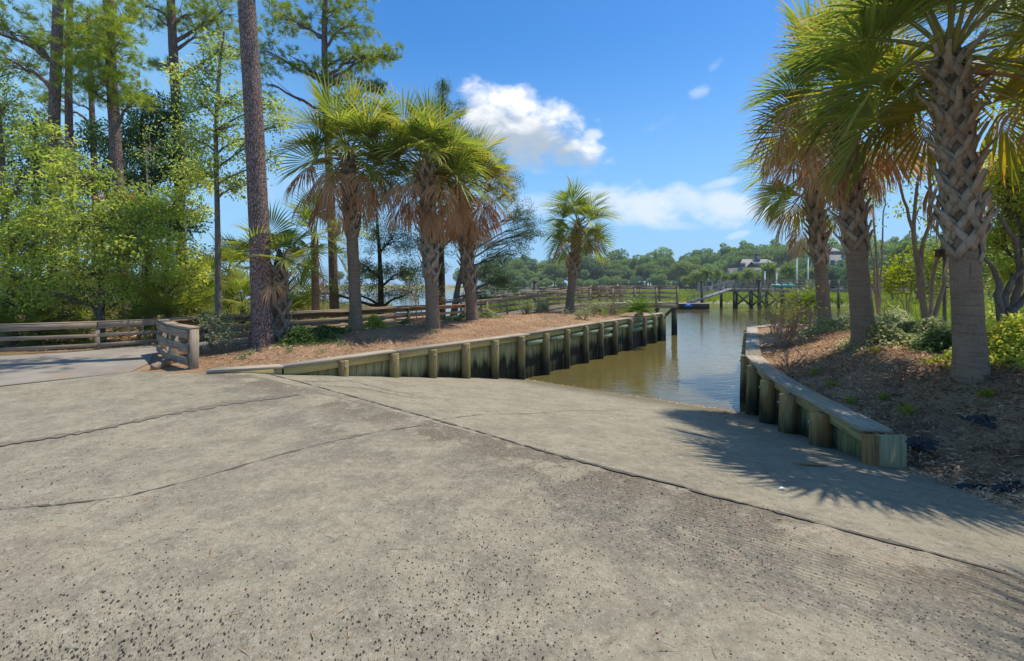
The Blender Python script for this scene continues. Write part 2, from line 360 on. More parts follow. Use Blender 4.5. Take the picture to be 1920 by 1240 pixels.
def water_mat():
    m, g = new_mat("water"); P = g.pos()
    c = g.mix(g.ramp(g.noise(P, 0.12, 3), 0.3, 0.7), (0.135, 0.105, 0.03), (0.105, 0.09, 0.034))
    h = g.m('ADD', g.noise(g.vm('MULTIPLY', P, (0.8, 2.0, 1)), 2.2, 3, 0.55, 0.4), g.m('MULTIPLY', g.noise(P, 9, 2, 0.5), 0.22))
    r = g.m('ADD', 0.03, g.m('MULTIPLY', g.ramp(g.noise(P, 0.15, 3), 0.4, 0.7), 0.05))
    p = finish(g, c, 0.04, g.bump(h, 0.10, 0.10), 0.5); g.set(p.inputs['Roughness'], r); p.inputs['IOR'].default_value = 1.33; return m
def wood_mat(name, a, b, dark, grain=1.0, extra=None, rough=0.8):
    m, g = new_mat(name); B = g.attr('bc', 'Vector'); P = g.pos(); v = g.attr('var')
    gr = g.noise(g.vm('MULTIPLY', B, (2.0, 60 * grain, 60 * grain)), 1.0, 5, 0.65, 0.3)
    n = g.noise(P, 1.6, 4, 0.6)
    c = g.mix(g.ramp(n, 0.3, 0.7), a, b)
    c = g.mix(g.m('MULTIPLY', v, 0.4), c, b)
    c = g.mix(g.m('MULTIPLY', g.ramp(gr, 0.60, 0.36), 0.75), c, dark)
    c = g.mix(g.m('MULTIPLY', g.ramp(g.noise(g.vm('MULTIPLY', B, (4, 14, 14)), 1, 5, 0.7), 0.56, 0.72), 0.5), c, dark)
    if extra: c = extra(g, c, P, B)
    finish(g, c, rough, g.bump(gr, 0.45, 0.006), 0.25); return m
def tide(lo, hi, col, amt=0.95):
    """algae and oyster growth below the tide mark: a stain with its own ragged edge"""
    def f(g, c, P, B):
        x, y, z = g.sep(P)
        st = g.noise(g.comb(g.m('MULTIPLY', x, 7.0), g.m('MULTIPLY', y, 7.0), g.m('MULTIPLY', z, 0.7)), 1.0, 5, 0.65)
        zz = g.m('ADD', z, g.m('MULTIPLY', g.m('SUBTRACT', st, 0.5), 0.95))
        gg = g.ramp(zz, hi + 0.15, hi - 0.1)
        c = g.mix(g.m('MULTIPLY', gg, 0.45), c, (0.13, 0.15, 0.055))
        c = g.mix(g.m('MULTIPLY', g.ramp(zz, hi, lo), amt), c, col)
        oy = g.m('MULTIPLY', g.ramp(g.noise(P, 16, 4, 0.7), 0.60, 0.70), g.ramp(z, -0.65, -0.85))
        return g.mix(g.m('MULTIPLY', oy, 0.7), c, (0.30, 0.30, 0.31))
    return f
def rusty(lo, hi):
    t = tide(lo, hi, (0.022, 0.026, 0.014), 0.9)
    def f(g, c, P, B):
        n = g.noise(g.vm('MULTIPLY', P, (6, 6, 1.4)), 1.0, 5, 0.65)
        c = g.mix(g.m('MULTIPLY', g.ramp(n, 0.44, 0.66), 0.85), c, (0.46, 0.20, 0.05))
        return t(g, c, P, B)
    return f
M = {}
M['concrete'] = concrete_mat(); M['path'] = gravel_path_mat(); M['soil'] = soil_mat(); M['mud'] = mud_mat(); M['bed'] = bed_mat(); M['water'] = water_mat()
M['fence'] = wood_mat('weathered_wood', (0.450, 0.334, 0.215), (0.352, 0.284, 0.202), (0.150, 0.114, 0.075))
M['fence_red'] = wood_mat('stained_wood', (0.405, 0.213, 0.098), (0.360, 0.234, 0.130), (0.135, 0.078, 0.039))
M['dock'] = wood_mat('dock_wood', (0.332, 0.240, 0.161), (0.468, 0.369, 0.263), (0.127, 0.092, 0.061))
M['deck'] = wood_mat('deck_board', (0.42, 0.34, 0.25), (0.36, 0.30, 0.23), (0.20, 0.155, 0.11))
M['cap'] = wood_mat('cap_board', (0.50, 0.42, 0.30), (0.43, 0.37, 0.285), (0.22, 0.175, 0.12), 0.8)
M['plank'] = wood_mat('treated_plank', (0.66, 0.54, 0.24), (0.56, 0.45, 0.19), (0.36, 0.29, 0.12), 1.0, tide(-0.62, -0.34, (0.020, 0.022, 0.012)))
M['wale'] = wood_mat('treated_wale', (0.28, 0.38, 0.25), (0.34, 0.40, 0.25), (0.10, 0.13, 0.08))
M['pile'] = wood_mat('pile_wood', (0.41, 0.33, 0.145), (0.36, 0.25, 0.105), (0.19, 0.145, 0.06), 0.5, tide(-0.9, -0.30, (0.026, 0.03, 0.016)))
M['pile_rust'] = wood_mat('rusty_pile_wood', (0.50, 0.38, 0.16), (0.52, 0.29, 0.10), (0.20, 0.15, 0.065), 0.5, rusty(-0.85, -0.38))
M['plank_r'] = wood_mat('treated_plank_dark', (0.56, 0.48, 0.22), (0.46, 0.40, 0.18), (0.24, 0.20, 0.085), 0.8, tide(-0.8, -0.40, (0.02, 0.022, 0.012)))
M['dark_pile'] = wood_mat('dock_pile', (0.12, 0.10, 0.07), (0.16, 0.13, 0.09), (0.05, 0.04, 0.03), 0.5, tide(-0.8, 0.0, (0.014, 0.016, 0.014)))

def bark_mat(name, a, b, dark, sx=9.0, sz=2.2, bs=1.0, plates=True):
    m, g = new_mat(name); P = g.pos(); Q = g.vm('MULTIPLY', P, (sx, sx, sz))
    Q = g.vm('ADD', Q, g.vm('MULTIPLY', g.comb(g.noise(P, 5, 3), g.noise(g.vm('ADD', P, (5, 5, 5)), 5, 3), 0.0), (1.6, 1.6, 0)))
    e = g.voro(Q, 1.6, 'DISTANCE_TO_EDGE') if plates else g.noise(Q, 1.5, 5, 0.7)
    n = g.noise(P, 3.0, 4, 0.6); f = g.noise(g.vm('MULTIPLY', P, (30, 30, 12)), 1.0, 4, 0.7)
    c = g.mix(g.ramp(n, 0.3, 0.7), a, b)
    c = g.mix(g.m('MULTIPLY', g.ramp(f, 0.35, 0.7), 0.5), c, b)
    c = g.mix(g.ramp(e, 0.07 if plates else 0.5, 0.0 if plates else 0.3), c, dark)
    finish(g, c, 0.92, g.bump(g.m('ADD', g.m('MULTIPLY', g.ramp(e, 0.0, 0.14 if plates else 0.8), 2.0), f), bs, 0.03), 0.1); return m
M['pine_bark'] = bark_mat('pine_bark', (0.27, 0.165, 0.13), (0.36, 0.265, 0.225), (0.09, 0.058, 0.05), 15.0, 5.0, 0.8)
M['bark'] = bark_mat('grey_bark', (0.17, 0.14, 0.115), (0.23, 0.20, 0.165), (0.07, 0.055, 0.042), 14, 4, 0.5, False)
M['bark_dark'] = bark_mat('dark_bark', (0.06, 0.045, 0.036), (0.085, 0.065, 0.052), (0.025, 0.02, 0.016), 14, 4, 0.6, False)
M['bark_tan'] = bark_mat('tan_bark', (0.33, 0.235, 0.165), (0.39, 0.30, 0.215), (0.17, 0.115, 0.078), 14, 4, 0.4, False)
def palm_trunk_mat():
    m, g = new_mat('palm_trunk'); P = g.pos()
    ring = g.noise(g.vm('MULTIPLY', P, (2.5, 2.5, 34)), 1.0, 5, 0.7, 0.6); f = g.noise(g.vm('MULTIPLY', P, (60, 60, 26)), 1.0, 4, 0.7); n = g.noise(P, 2.2, 5, 0.65)
    v = g.noise(g.vm('MULTIPLY', P, (34, 34, 2.0)), 1.0, 4, 0.65)
    c = g.mix(g.ramp(n, 0.3, 0.7), (0.356, 0.235, 0.153), (0.265, 0.184, 0.124))
    c = g.mix(g.m('MULTIPLY', g.ramp(ring, 0.54, 0.36), 0.5), c, (0.109, 0.073, 0.050))
    c = g.mix(g.m('MULTIPLY', g.ramp(f, 0.4, 0.75), 0.55), c, (0.414, 0.306, 0.211))
    c = g.mix(g.m('MULTIPLY', g.ramp(v, 0.40, 0.30), 0.6), c, (0.081, 0.056, 0.041))
    finish(g, c, 0.92, g.bump(g.m('ADD', g.m('ADD', ring, g.m('MULTIPLY', f, 0.7)), g.m('MULTIPLY', v, 0.7)), 0.8, 0.02), 0.1); return m
def boot_mat():
    m, g = new_mat('palm_boot'); P = g.pos(); v = g.attr('var'); al = g.attr('along')
    c = g.mix(v, (0.34, 0.255, 0.18), (0.46, 0.38, 0.285))
    n = g.noise(g.vm('MULTIPLY', P, (22, 22, 9)), 1.0, 5, 0.7)
    c = g.mix(g.m('MULTIPLY', g.ramp(n, 0.52, 0.34), 0.65), c, (0.19, 0.125, 0.08))
    c = g.mix(g.m('MULTIPLY', g.ramp(g.noise(P, 3, 4), 0.52, 0.7), 0.45), c, (0.33, 0.20, 0.11))
    finish(g, c, 0.9, g.bump(n, 0.5, 0.012), 0.15); return m
M['palm_trunk'] = palm_trunk_mat(); M['boot'] = boot_mat()
M['fiber'] = bark_mat('palm_fiber', (0.12, 0.085, 0.058), (0.18, 0.135, 0.095), (0.04, 0.028, 0.02), 30, 4, 0.5, False)

def leaf_mat(name, cols, trans=0.45, rough=0.45, tip=None, spec=0.35, tcol=None, scale=0.5):
    """cols: dark..light greens picked per leaf and per clump; light passes through the blade"""
    m, g = new_mat(name); v = g.attr('var'); P = g.pos(); n = g.noise(P, scale, 4, 0.6)
    f = g.m('ADD', g.m('MULTIPLY', v, 0.55), g.m('MULTIPLY', g.ramp(n, 0.3, 0.7), 0.5))
    c = g.mix(g.ramp(f, 0.1, 0.6), cols[0], cols[1]); c = g.mix(g.ramp(f, 0.55, 1.05), c, cols[2])
    if tip is not None:
        al = g.attr('along'); c = g.mix(g.ramp(g.m('ADD', al, g.m('MULTIPLY', v, 0.25)), 0.86, 1.2), c, tip)
    p = g.node('ShaderNodeBsdfPrincipled', {'Base Color': c, 'Roughness': rough, 'Specular IOR Level': spec})
    tc = g.mix(0.5, c, tcol) if tcol else c
    t = g.node('ShaderNodeBsdfTranslucent', {'Color': g.node('ShaderNodeHueSaturation', {'Hue': 0.487, 'Saturation': 1.08, 'Value': 1.9, 'Color': tc}).outputs[0]})
    mx = g.node('ShaderNodeMixShader', {0: trans, 1: p.outputs[0], 2: t.outputs[0]})
    o = g.node('ShaderNodeOutputMaterial'); g.l.new(mx.outputs[0], o.inputs[0]); return m
M['frond'] = leaf_mat('palm_frond', [(0.106, 0.155, 0.026), (0.198, 0.265, 0.044), (0.394, 0.377, 0.065)], 0.42, 0.5, (0.44, 0.31, 0.11), 0.4, scale=0.9)
M['frond_yellow'] = leaf_mat('yellowing_frond', [(0.149, 0.172, 0.021), (0.276, 0.253, 0.029), (0.414, 0.310, 0.046)], 0.42, 0.42, (0.46, 0.24, 0.06), 0.4, scale=0.9)
M['frond_dead'] = leaf_mat('dead_frond', [(0.40, 0.22, 0.10), (0.52, 0.32, 0.16), (0.64, 0.46, 0.28)], 0.30, 0.7, (0.34, 0.26, 0.185), 0.15, scale=1.2)
M['petiole'] = leaf_mat('palm_petiole', [(0.161, 0.172, 0.046), (0.230, 0.230, 0.069), (0.322, 0.276, 0.103)], 0.0, 0.5)
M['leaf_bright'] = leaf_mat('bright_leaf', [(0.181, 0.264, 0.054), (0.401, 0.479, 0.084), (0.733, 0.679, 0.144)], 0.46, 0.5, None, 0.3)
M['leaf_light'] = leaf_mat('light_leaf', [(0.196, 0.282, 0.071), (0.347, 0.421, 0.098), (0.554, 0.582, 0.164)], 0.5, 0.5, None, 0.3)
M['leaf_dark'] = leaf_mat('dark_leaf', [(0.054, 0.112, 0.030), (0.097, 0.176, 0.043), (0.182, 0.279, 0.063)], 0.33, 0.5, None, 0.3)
M['leaf_cedar'] = leaf_mat('cedar_leaf', [(0.053, 0.096, 0.033), (0.096, 0.156, 0.044), (0.170, 0.230, 0.064)], 0.28, 0.6, None, 0.2)
M['leaf_red'] = leaf_mat('dying_leaf', [(0.299, 0.121, 0.046), (0.391, 0.161, 0.063), (0.483, 0.241, 0.098)], 0.35, 0.6)
M['leaf_grey'] = leaf_mat('grey_leaf', [(0.193, 0.242, 0.111), (0.294, 0.335, 0.151), (0.426, 0.435, 0.213)], 0.38, 0.5)
M['leaf_yellow'] = leaf_mat('yellow_green_leaf', [(0.138, 0.196, 0.014), (0.230, 0.287, 0.018), (0.356, 0.380, 0.034)], 0.5, 0.5)
M['needle'] = leaf_mat('pine_needle', [(0.124, 0.189, 0.023), (0.236, 0.310, 0.035), (0.392, 0.439, 0.058)], 0.42, 0.5)
M['sago'] = leaf_mat('sago_leaf', [(0.078, 0.156, 0.016), (0.137, 0.221, 0.023), (0.247, 0.299, 0.039)], 0.38, 0.35, None, 0.5)
M['grass'] = leaf_mat('marsh_grass', [(0.132, 0.192, 0.022), (0.198, 0.258, 0.031), (0.300, 0.324, 0.066)], 0.45, 0.6, None, 0.15, scale=0.12)
M['grass_dry'] = leaf_mat('dry_marsh_grass', [(0.220, 0.220, 0.061), (0.308, 0.297, 0.088), (0.407, 0.363, 0.132)], 0.4, 0.6, None, 0.15, scale=0.12)
M['far'] = leaf_mat('far_leaf', [(0.107, 0.180, 0.059), (0.184, 0.293, 0.084), (0.298, 0.411, 0.114)], 0.3, 0.6, None, 0.15, scale=0.03)
M['far_light'] = leaf_mat('far_light_leaf', [(0.113, 0.174, 0.049), (0.174, 0.252, 0.062), (0.252, 0.322, 0.086)], 0.35, 0.6, None, 0.15, scale=0.03)
M['far_dark'] = leaf_mat('far_dark_leaf', [(0.082, 0.155, 0.068), (0.138, 0.233, 0.090), (0.215, 0.319, 0.117)], 0.25, 0.6, None, 0.15, scale=0.03)
M['litter'] = leaf_mat('leaf_litter', [(0.171, 0.102, 0.059), (0.444, 0.273, 0.153), (0.802, 0.581, 0.376)], 0.1, 0.8, None, 0.15, scale=0.8)
def plain(name, col, rough=0.6, var=0.25, sc=6.0, spec=0.3):
    m, g = new_mat(name); P = g.pos(); n = g.noise(P, sc, 4, 0.6)
    c = g.mix(g.m('MULTIPLY', g.ramp(n, 0.35, 0.7), var), col, tuple(x * 0.45 for x in col)); finish(g, c, rough, None, spec); return m
M['pebble'] = plain('dark_pebble', (0.055, 0.05, 0.045), 0.8, 0.6, 40)
M['end'] = wood_mat('end_board', (0.52, 0.44, 0.22), (0.45, 0.39, 0.20), (0.27, 0.23, 0.12), 0.7)
M['corner'] = wood_mat('orange_post', (0.50, 0.23, 0.06), (0.42, 0.22, 0.08), (0.16, 0.08, 0.03), 0.5)
M['crack'] = plain('crack_filler', (0.13, 0.11, 0.085), 0.9, 0.6, 12)
M['seam'] = plain('dirt_seam', (0.20, 0.17, 0.13), 0.95, 0.6, 12)
M['white'] = plain('white_paint', (0.75, 0.75, 0.74), 0.5, 0.15)
M['roof'] = plain('roof_shingle', (0.30, 0.285, 0.265), 0.8, 0.3, 1.0)
M['chimney'] = plain('chimney_brick', (0.13, 0.12, 0.13), 0.9, 0.3, 3)
M['wall_paint'] = plain('house_wall', (0.30, 0.31, 0.30), 0.8, 0.15, 1)
M['glass'] = plain('window_glass', (0.04, 0.05, 0.06), 0.1, 0.1, 1, 0.6)
M['teal'] = plain('teal_plastic', (0.03, 0.36, 0.44), 0.4, 0.1)
M['blue'] = plain('blue_plastic', (0.02, 0.14, 0.52), 0.4, 0.1)
M['red'] = plain('red_canvas', (0.6, 0.03, 0.035), 0.5, 0.1)
M['metal'] = plain('galvanised_metal', (0.36, 0.36, 0.35), 0.45, 0.3, 8, 0.5)
M['gangway'] = plain('aluminium', (0.20, 0.19, 0.175), 0.5, 0.2, 3)
M['netting'] = plain('black_netting', (0.05, 0.052, 0.056), 0.75, 0.5, 30)
M['box'] = plain('brown_box', (0.10, 0.06, 0.04), 0.7, 0.3)
M['shell'] = plain('white_shell', (0.7, 0.67, 0.62), 0.5, 0.1)
# ------------------------------------------------------------------ setting: ground, water
WATER = -1.15
# left bulkhead line (front of the planks), right bulkhead line, fence lines: plan coordinates
LW = np.array([(-5.45, 8.22), (-4.31, 8.55), (-2.69, 10.12), (0.39, 13.2), (2.9, 16.5), (7.3, 22.3)])
LWZ = [0.06, 0.08, 0.13, 0.18, 0.2, 0.2]                   # cap height along it
RW = np.array([(4.22, 5.30), (4.52, 7.0), (4.92, 8.7), (5.44, 10.3), (6.9, 13.1), (8.35, 15.85), (9.7, 16.9), (11.3, 17.2)])
RWZ = [-0.08, -0.08, -0.06, 0.0, 0.06, 0.1, 0.1, 0.1]
FN = np.array([(-8.03, 10.5), (-7.68, 11.6), (-6.9, 12.75), (-5.17, 14.6), (-3.83, 17.0), (-2.0, 19.4)])       # fence on the bed side of the path
BW = np.array([(-2.0, 19.4), (-0.05, 21.3), (1.53, 22.5), (2.8, 23.2), (4.07, 23.6), (5.3, 23.85), (7.2, 24.25), (8.94, 24.6)])  # near rail of the boardwalk
BWZ = np.array([-0.03, 0.08, 0.27, 0.44, 0.56, 0.6, 0.6, 0.6])   # its deck height
def offset(pts, d):
    pts = np.asarray(pts, float); t = nrm(np.gradient(pts, axis=0)); return pts + np.stack([-t[:, 1], t[:, 0]], 1) * d
ALLN = np.concatenate([FN, BW[1:]])
OUTN = offset(ALLN, 1.9)
OF = np.array([(-16.5, 8.6), (-14.2, 9.5), (-11.8, 10.35), (-10.35, 11.05), (-9.5, 11.9)])          # fence along the woods
OF = np.concatenate([OF, [(-9.15, 12.7)], OUTN[2:6]])
SHORE_L = np.array([(7.45, 22.4), (7.0, 23.6), (5.0, 24.2), (3.6, 25.0), (1.5, 25.6), (-1.0, 26.2), (-4.0, 30.0), (-9.0, 34.0), (-16.0, 40.0), (-30.0, 50.0), (-70.0, 60.0)])
APRON_L = np.array([(-60, -2), (-24.0, 1.0), (-14.0, 4.2), (-8.0, 7.1), (-6.9, 8.35), (-5.6, 8.12)])
LW_in = offset(LW, 0.06)
def h_left(P):
    P = np.asarray(P, float)[:, :2]
    dw, iw = pl_dist(P, LW); df, _ = pl_dist(P, ALLN); ds, _ = pl_dist(P, SHORE_L); da, _ = pl_dist(P, APRON_L)
    zc = lerp_idx(LWZ, iw)
    out_f, _ = pl_dist(P, OF)
    bed_poly = np.concatenate([LW[1:], ALLN[::-1], [(-6.0, 8.6)]])
    inside = in_poly(P, bed_poly)
    f = df / (df + dw + 1e-6)
    hb = (zc - 0.06) * sstep(0.0, 0.75, f) + 0.27 * sstep(0.0, 1.6, df) * sstep(0.0, 2.6, dw) * sstep(-7.2, -4.2, P[:, 0])
    wood = in_poly(P, np.concatenate([OF, SHORE_L[::-1][:6], [(-70, 4)]])) & ~inside
    h = np.where(inside, hb, -0.012)
    h = np.where(wood, -0.02 - 0.045 * np.minimum(out_f, 12), h)
    h = h + 0.02 * np.sin(P[:, 0] * 3.1 + 1) * np.sin(P[:, 1] * 2.7) * sstep(0.2, 1.5, np.minimum(df, dw)) * inside
    nearwall = (P[:, 0] > 1.0) & (dw < 2.5)
    h2 = np.minimum(h, -1.6 + ds * 0.5)
    return np.where(nearwall & (dw < 1.2) & (P[:, 1] < 23.2), np.minimum(h, -1.6 + 6.0 * np.maximum(ds, 0.0) + 0.4), h2)
EDGE_R = np.array([(4.62, 5.28), (4.5, 4.6), (4.42, 3.93), (4.6, 2.5), (5.2, 0.0), (6.5, -6.0), (8.0, -14.0)])
SHORE_R = np.array([(11.3, 17.25), (15.0, 17.6), (22.0, 16.0), (40.0, 12.0), (70.0, 4.0)])
def h_right(P):
    P = np.asarray(P, float)[:, :2]
    de, ie = pl_dist(P, EDGE_R); dw, iw = pl_dist(P, RW); ds, _ = pl_dist(P, SHORE_R)
    ze = ramp_z(EDGE_R[:, 0], EDGE_R[:, 1]) - 0.02; zE = lerp_idx(ze, ie); zW = lerp_idx(RWZ, iw) - 0.05
    wE = 1 / (de + 0.02); wW = 1 / (dw + 0.02)
    zb = (zE * wE + zW * wW) / (wE + wW)
    d = np.minimum(de, dw)
    zb = np.where(de < 0.02, zE, np.where(dw < 0.02, zW, zb))
    top = 0.5 - 0.006 * np.maximum(P[:, 1] - 6, 0) - 0.05 * np.maximum(P[:, 0] - 7, 0)
    k = sstep(0.0, 2.0, d)
    h = zb * (1 - k) + top * k
    h = h + 0.025 * np.sin(P[:, 0] * 4.1) * np.sin(P[:, 1] * 3.3 + 1) * k + 0.05 * np.sin(P[:, 0] * 1.7 + 2) * np.sin(P[:, 1] * 2.3) * k
    return np.minimum(h, -1.5 + ds * 0.45 + np.where(P[:, 0] < 13, 1.45 * sstep(0, 0.3, ds), 0))
# concrete: apron behind the joint, ramp beyond it
jA = np.array((-4.92, 8.28)); jB = np.array((4.55, (JD - 0.6 * 4.55) / 0.8))
jA[1] = (JD - 0.6 * jA[0]) / 0.8
apron_poly = [(-60, -2), (-24.0, 1.0), (-14.0, 4.2), (-8.0, 7.1), (-6.9, 8.35), (-5.6, 8.12), tuple(jA), tuple(jB), (5.2, -0.1), (6.5, -6), (8, -14), (-60, -14)]
ap = region('concrete_apron', apron_poly, lambda P: np.zeros(len(P)) + 0.004 * np.sin(P[:, 0] * .9) * np.sin(P[:, 1] * 1.1) - 0.002, 0.9, M['concrete']); tag(ap, None, None, None, 'structure')
ramp_poly = [tuple(jA), tuple(LW_in[1]), tuple(LW_in[2]), tuple(LW_in[3]), tuple(LW_in[4] + (0, 0.0)), (3.6, 17.6), (7.6, 14.6), tuple(RW[3] + (0.12, 0)), tuple(RW[2] + (0.12, 0)), tuple(RW[1] + (0.12, 0)), tuple(RW[0] + (0.12, 0)), (4.9, 5.2), (4.6, 4.6), (4.52, 3.93), (4.7, 2.5), tuple(jB + np.array((0.1, -0.075)))]
rp = region('boat_ramp', ramp_poly, lambda P: ramp_z(P[:, 0], P[:, 1]) - 0.002 + 0.006 * np.sin(P[:, 0] * 1.1) * np.sin(P[:, 1] * .9) * sstep(0, 1, ramp_d(P[:, 0], P[:, 1])), 0.9, M['concrete']); tag(rp, None, None, None, 'structure')
left_poly = [tuple(p) for p in LW_in[::-1]] + [tuple(p) for p in APRON_L[::-1]][0:] + [(-70, -2)] + [tuple(p) for p in SHORE_L[::-1]]
lg = region('ground', left_poly, h_left, 0.55, M['soil']); tag(lg, None, None, None, 'structure')
RW_in = offset(RW[:, :2], -0.10)
right_poly = [tuple(p) for p in EDGE_R[::-1]] + [tuple(p) for p in RW_in] + [tuple(p) for p in SHORE_R] + [(70, -14)]
rg = region('mulch_bank', right_poly, h_right, 0.5, M['soil']); tag(rg, None, None, None, 'structure')
def land_z(x, y):
    P = np.array([[x, y]]); return float((h_right(P) if x > 4.3 and y < 18 else h_left(P))[0])
# asphalt footpath draped 6 mm over the ground
pn = offset(ALLN, 0.12); po = offset(ALLN, 1.78)
path_poly = [(-14.0, 4.3), (-8.05, 7.15), (-6.95, 8.3), (-7.35, 9.2), (-8.2, 10.4)] + [tuple(p) for p in pn[1:6]] + [tuple(p) for p in po[1:6][::-1]] + [(-9.7, 11.6), (-10.4, 10.6), (-12.0, 9.7), (-16.0, 8.0), (-24, 5), (-24, 1.2)]
pa = region('path', path_poly, lambda P: h_left(P) + 0.012, 0.5, M['path']); tag(pa, None, None, None, 'structure')
# river bed, water, marsh, far shore
def flat(name, poly, z, mat, sp=3.0):
    o = region(name, poly, lambda P: np.full(len(P), float(z)), sp, mat); tag(o, None, None, None, 'structure'); return o
def quadsheet(name, x0, x1, y0, y1, z, mat):
    o = bpy.data.objects.new(name, fmesh(name, [(x0, y0, z), (x1, y0, z), (x1, y1, z), (x0, y1, z)], [(0, 1, 2, 3)])); COL.objects.link(o); o.data.materials.append(mat); tag(o, None, None, None, 'structure')
quadsheet('river_bed', -900, 900, -60, 890, -2.6, M['bed'])
quadsheet('water', -890, 890, 7.0, 880, WATER, M['water'])
def bank(name, poly, top, mat, sp, w_=6.0):
    def h(P):
        d, _ = pl_dist(P, list(poly) + [poly[0]])
        return -1.5 + (top + 1.5) * sstep(0, w_, d) + 0.05 * np.sin(P[:, 0] * .35) * np.sin(P[:, 1] * .31)
    o = region(name, poly, h, sp, mat); tag(o, None, None, None, 'structure'); return o
MARSH_R = [(18.5, 60), (25, 57.5), (32, 55.5), (38, 50), (30, 38), (20, 25), (14, 17.0), (40, 8), (70, 0), (140, 40), (160, 165), (40, 170), (16, 160), (12, 120), (14, 80)]
MARSH_L = [(-3.2, 29), (1, 29.5), (8, 31), (12.5, 36), (14, 46), (12.5, 60), (8, 78), (2, 82), (-3, 60), (-5, 42)]
MARSH_W = [(-20, 33), (-13.5, 33.5), (-12.2, 40), (-16, 48), (-28, 55), (-60, 62), (-70, 50), (-40, 36)]
bank('marsh', MARSH_R, -0.82, M['mud'], 2.0, 3.0); bank('marsh', MARSH_L, -0.85, M['mud'], 2.0, 3.0); bank('marsh', MARSH_W, -0.8, M['mud'], 2.5, 3.0)
FAR = [(-700, 330), (-300, 240), (-60, 205), (0, 200), (40, 178), (75, 160), (130, 120), (180, 60), (260, 20), (880, 0), (880, 870), (-880, 870), (-880, 360)]
def h_far(P):
    d, _ = pl_dist(P, FAR[:9]); return -1.5 + 2.2 * sstep(0, 14, d)
o = region('far_shore', FAR, h_far, 4.0, M['mud']); tag(o, None, None, None, 'structure')

def grass_stuff(name, poly, n, hgt, wd, mat, seed, zf, ymax=None, bias=None):
    rng = RS(seed); poly = np.array(poly); lo, hi = poly.min(0), poly.max(0); P = np.zeros((0, 2))
    while len(P) < n:
        q = lo + (hi - lo) * rng.rand(n * 2, 2); q = q[in_poly(q, poly)]
        ang = q[:, 0] / np.maximum(q[:, 1], 1); q = q[(np.abs(ang) < 1.3) & (q[:, 1] > 5)]
        if bias is not None: q = q[rng.rand(len(q)) < bias(q)]
        P = np.concatenate([P, q])
    P = P[:n]; z = zf(P); b = MB(); C = np.column_stack([P, z])
    d = np.column_stack([rng.randn(n) * .22, rng.randn(n) * .22, np.ones(n)])
    sc_ = 0.6 + 0.8 * rng.rand(n)
    b.leaves(C, hgt * sc_[:, None] if False else hgt, wd, rng, 0.0, d, 0.12)
    o = b.build(name, mat); tag(o, None, None, None, 'stuff'); return o
def hz(poly, top, w_=3.0):
    def f(P):
        d, _ = pl_dist(P, list(poly) + [poly[0]]); return -1.5 + (top + 1.5) * sstep(0, w_, d) - 0.03
    return f
o = grass_stuff('marsh_grass', MARSH_R, 60000, 0.75, 0.10, M['grass'], 3, hz(MARSH_R, -0.82), bias=lambda q: np.clip(45 / np.linalg.norm(q, axis=1), 0, 1) ** 1.2 * (hz(MARSH_R, -0.82)(q) > -1.25)); tag(o, 'wide belt of green cordgrass across the water on the right', 'marsh grass')
o = grass_stuff('marsh_grass', MARSH_L, 26000, 0.6, 0.09, M['grass'], 4, hz(MARSH_L, -0.85), bias=lambda q: 1.0 * (hz(MARSH_L, -0.85)(q) > -1.25)); tag(o, 'green cordgrass island seen through the boardwalk railings', 'marsh grass')
o = grass_stuff('marsh_grass', MARSH_W, 24000, 0.75, 0.08, M['grass_dry'], 5, hz(MARSH_W, -0.8), bias=lambda q: np.clip(50 / np.linalg.norm(q, axis=1), 0, 1) ** 1.5); tag(o, 'yellowed cordgrass behind the fence left of the river', 'marsh grass')
# dry tufts between woods and river
tw = [(-14, 18), (-7.5, 18.5), (-6, 22), (-8, 31), (-16, 36), (-24, 36), (-24, 26)]
o = grass_stuff('tall_grass', tw, 14000, 0.75, 0.035, M['grass_dry'], 6, h_left); tag(o, 'tall yellow green grass behind the path fence', 'tall grass')

# cracks, joint and dirt seams in the concrete
def crack(name, uvs, width, mat, parent, seed, zoff=0.004, rough=0.35):
    rng = RS(seed); pts = []
    for u, v in uvs:
        z = 0.0
        for _ in range(40):
            p = atz(u, v, z); z = 0.5 * z + 0.5 * float(ramp_z(p[0], p[1]))
        pts.append(p[:2])
    pts = np.array(pts); ln = np.concatenate([[0], np.cumsum(np.linalg.norm(np.diff(pts, axis=0), axis=1))])
    n = max(int(ln[-1] / 0.05), 4); s_ = np.linspace(0, ln[-1], n)
    c = np.column_stack([np.interp(s_, ln, pts[:, 0]), np.interp(s_, ln, pts[:, 1])])
    c += np.cumsum(rng.randn(n, 2), axis=0) * 0.0018 + rng.randn(n, 2) * 0.004
    t = nrm(np.gradient(c, axis=0)); nn_ = np.stack([-t[:, 1], t[:, 0]], 1)
    sm = np.convolve(rng.randn(n + 8), np.ones(5) / 5, 'same')[4:-4]
    wd = width * np.clip(1 + rough * (rng.randn(n) + sm * 2), 0.25, 2.5)[:, None]; wd[0] = wd[-1] = 0.002
    a = c + nn_ * wd / 2; b_ = c - nn_ * wd / 2
    def lift(q): return np.column_stack([q, ramp_z(q[:, 0], q[:, 1]) + zoff])
    V = np.concatenate([lift(a), lift(b_)]); Fq = [(i, i + n, i + n + 1, i + 1) for i in range(n - 1)]
    b = MB(); b.add(V, Fq); return b.build(name, mat, parent)
crack('joint_gap', [(475, 694), (560, 716), (640, 738), (760, 772), (900, 812), (1010, 846), (1150, 884), (1300, 920)], 0.03, M['crack'], ap, 1, 0.006, 0.6)
crack('joint_gap', [(1290, 918), (1450, 958), (1600, 998), (1760, 1040), (1915, 1082)], 0.02, M['crack'], ap, 2, 0.006)
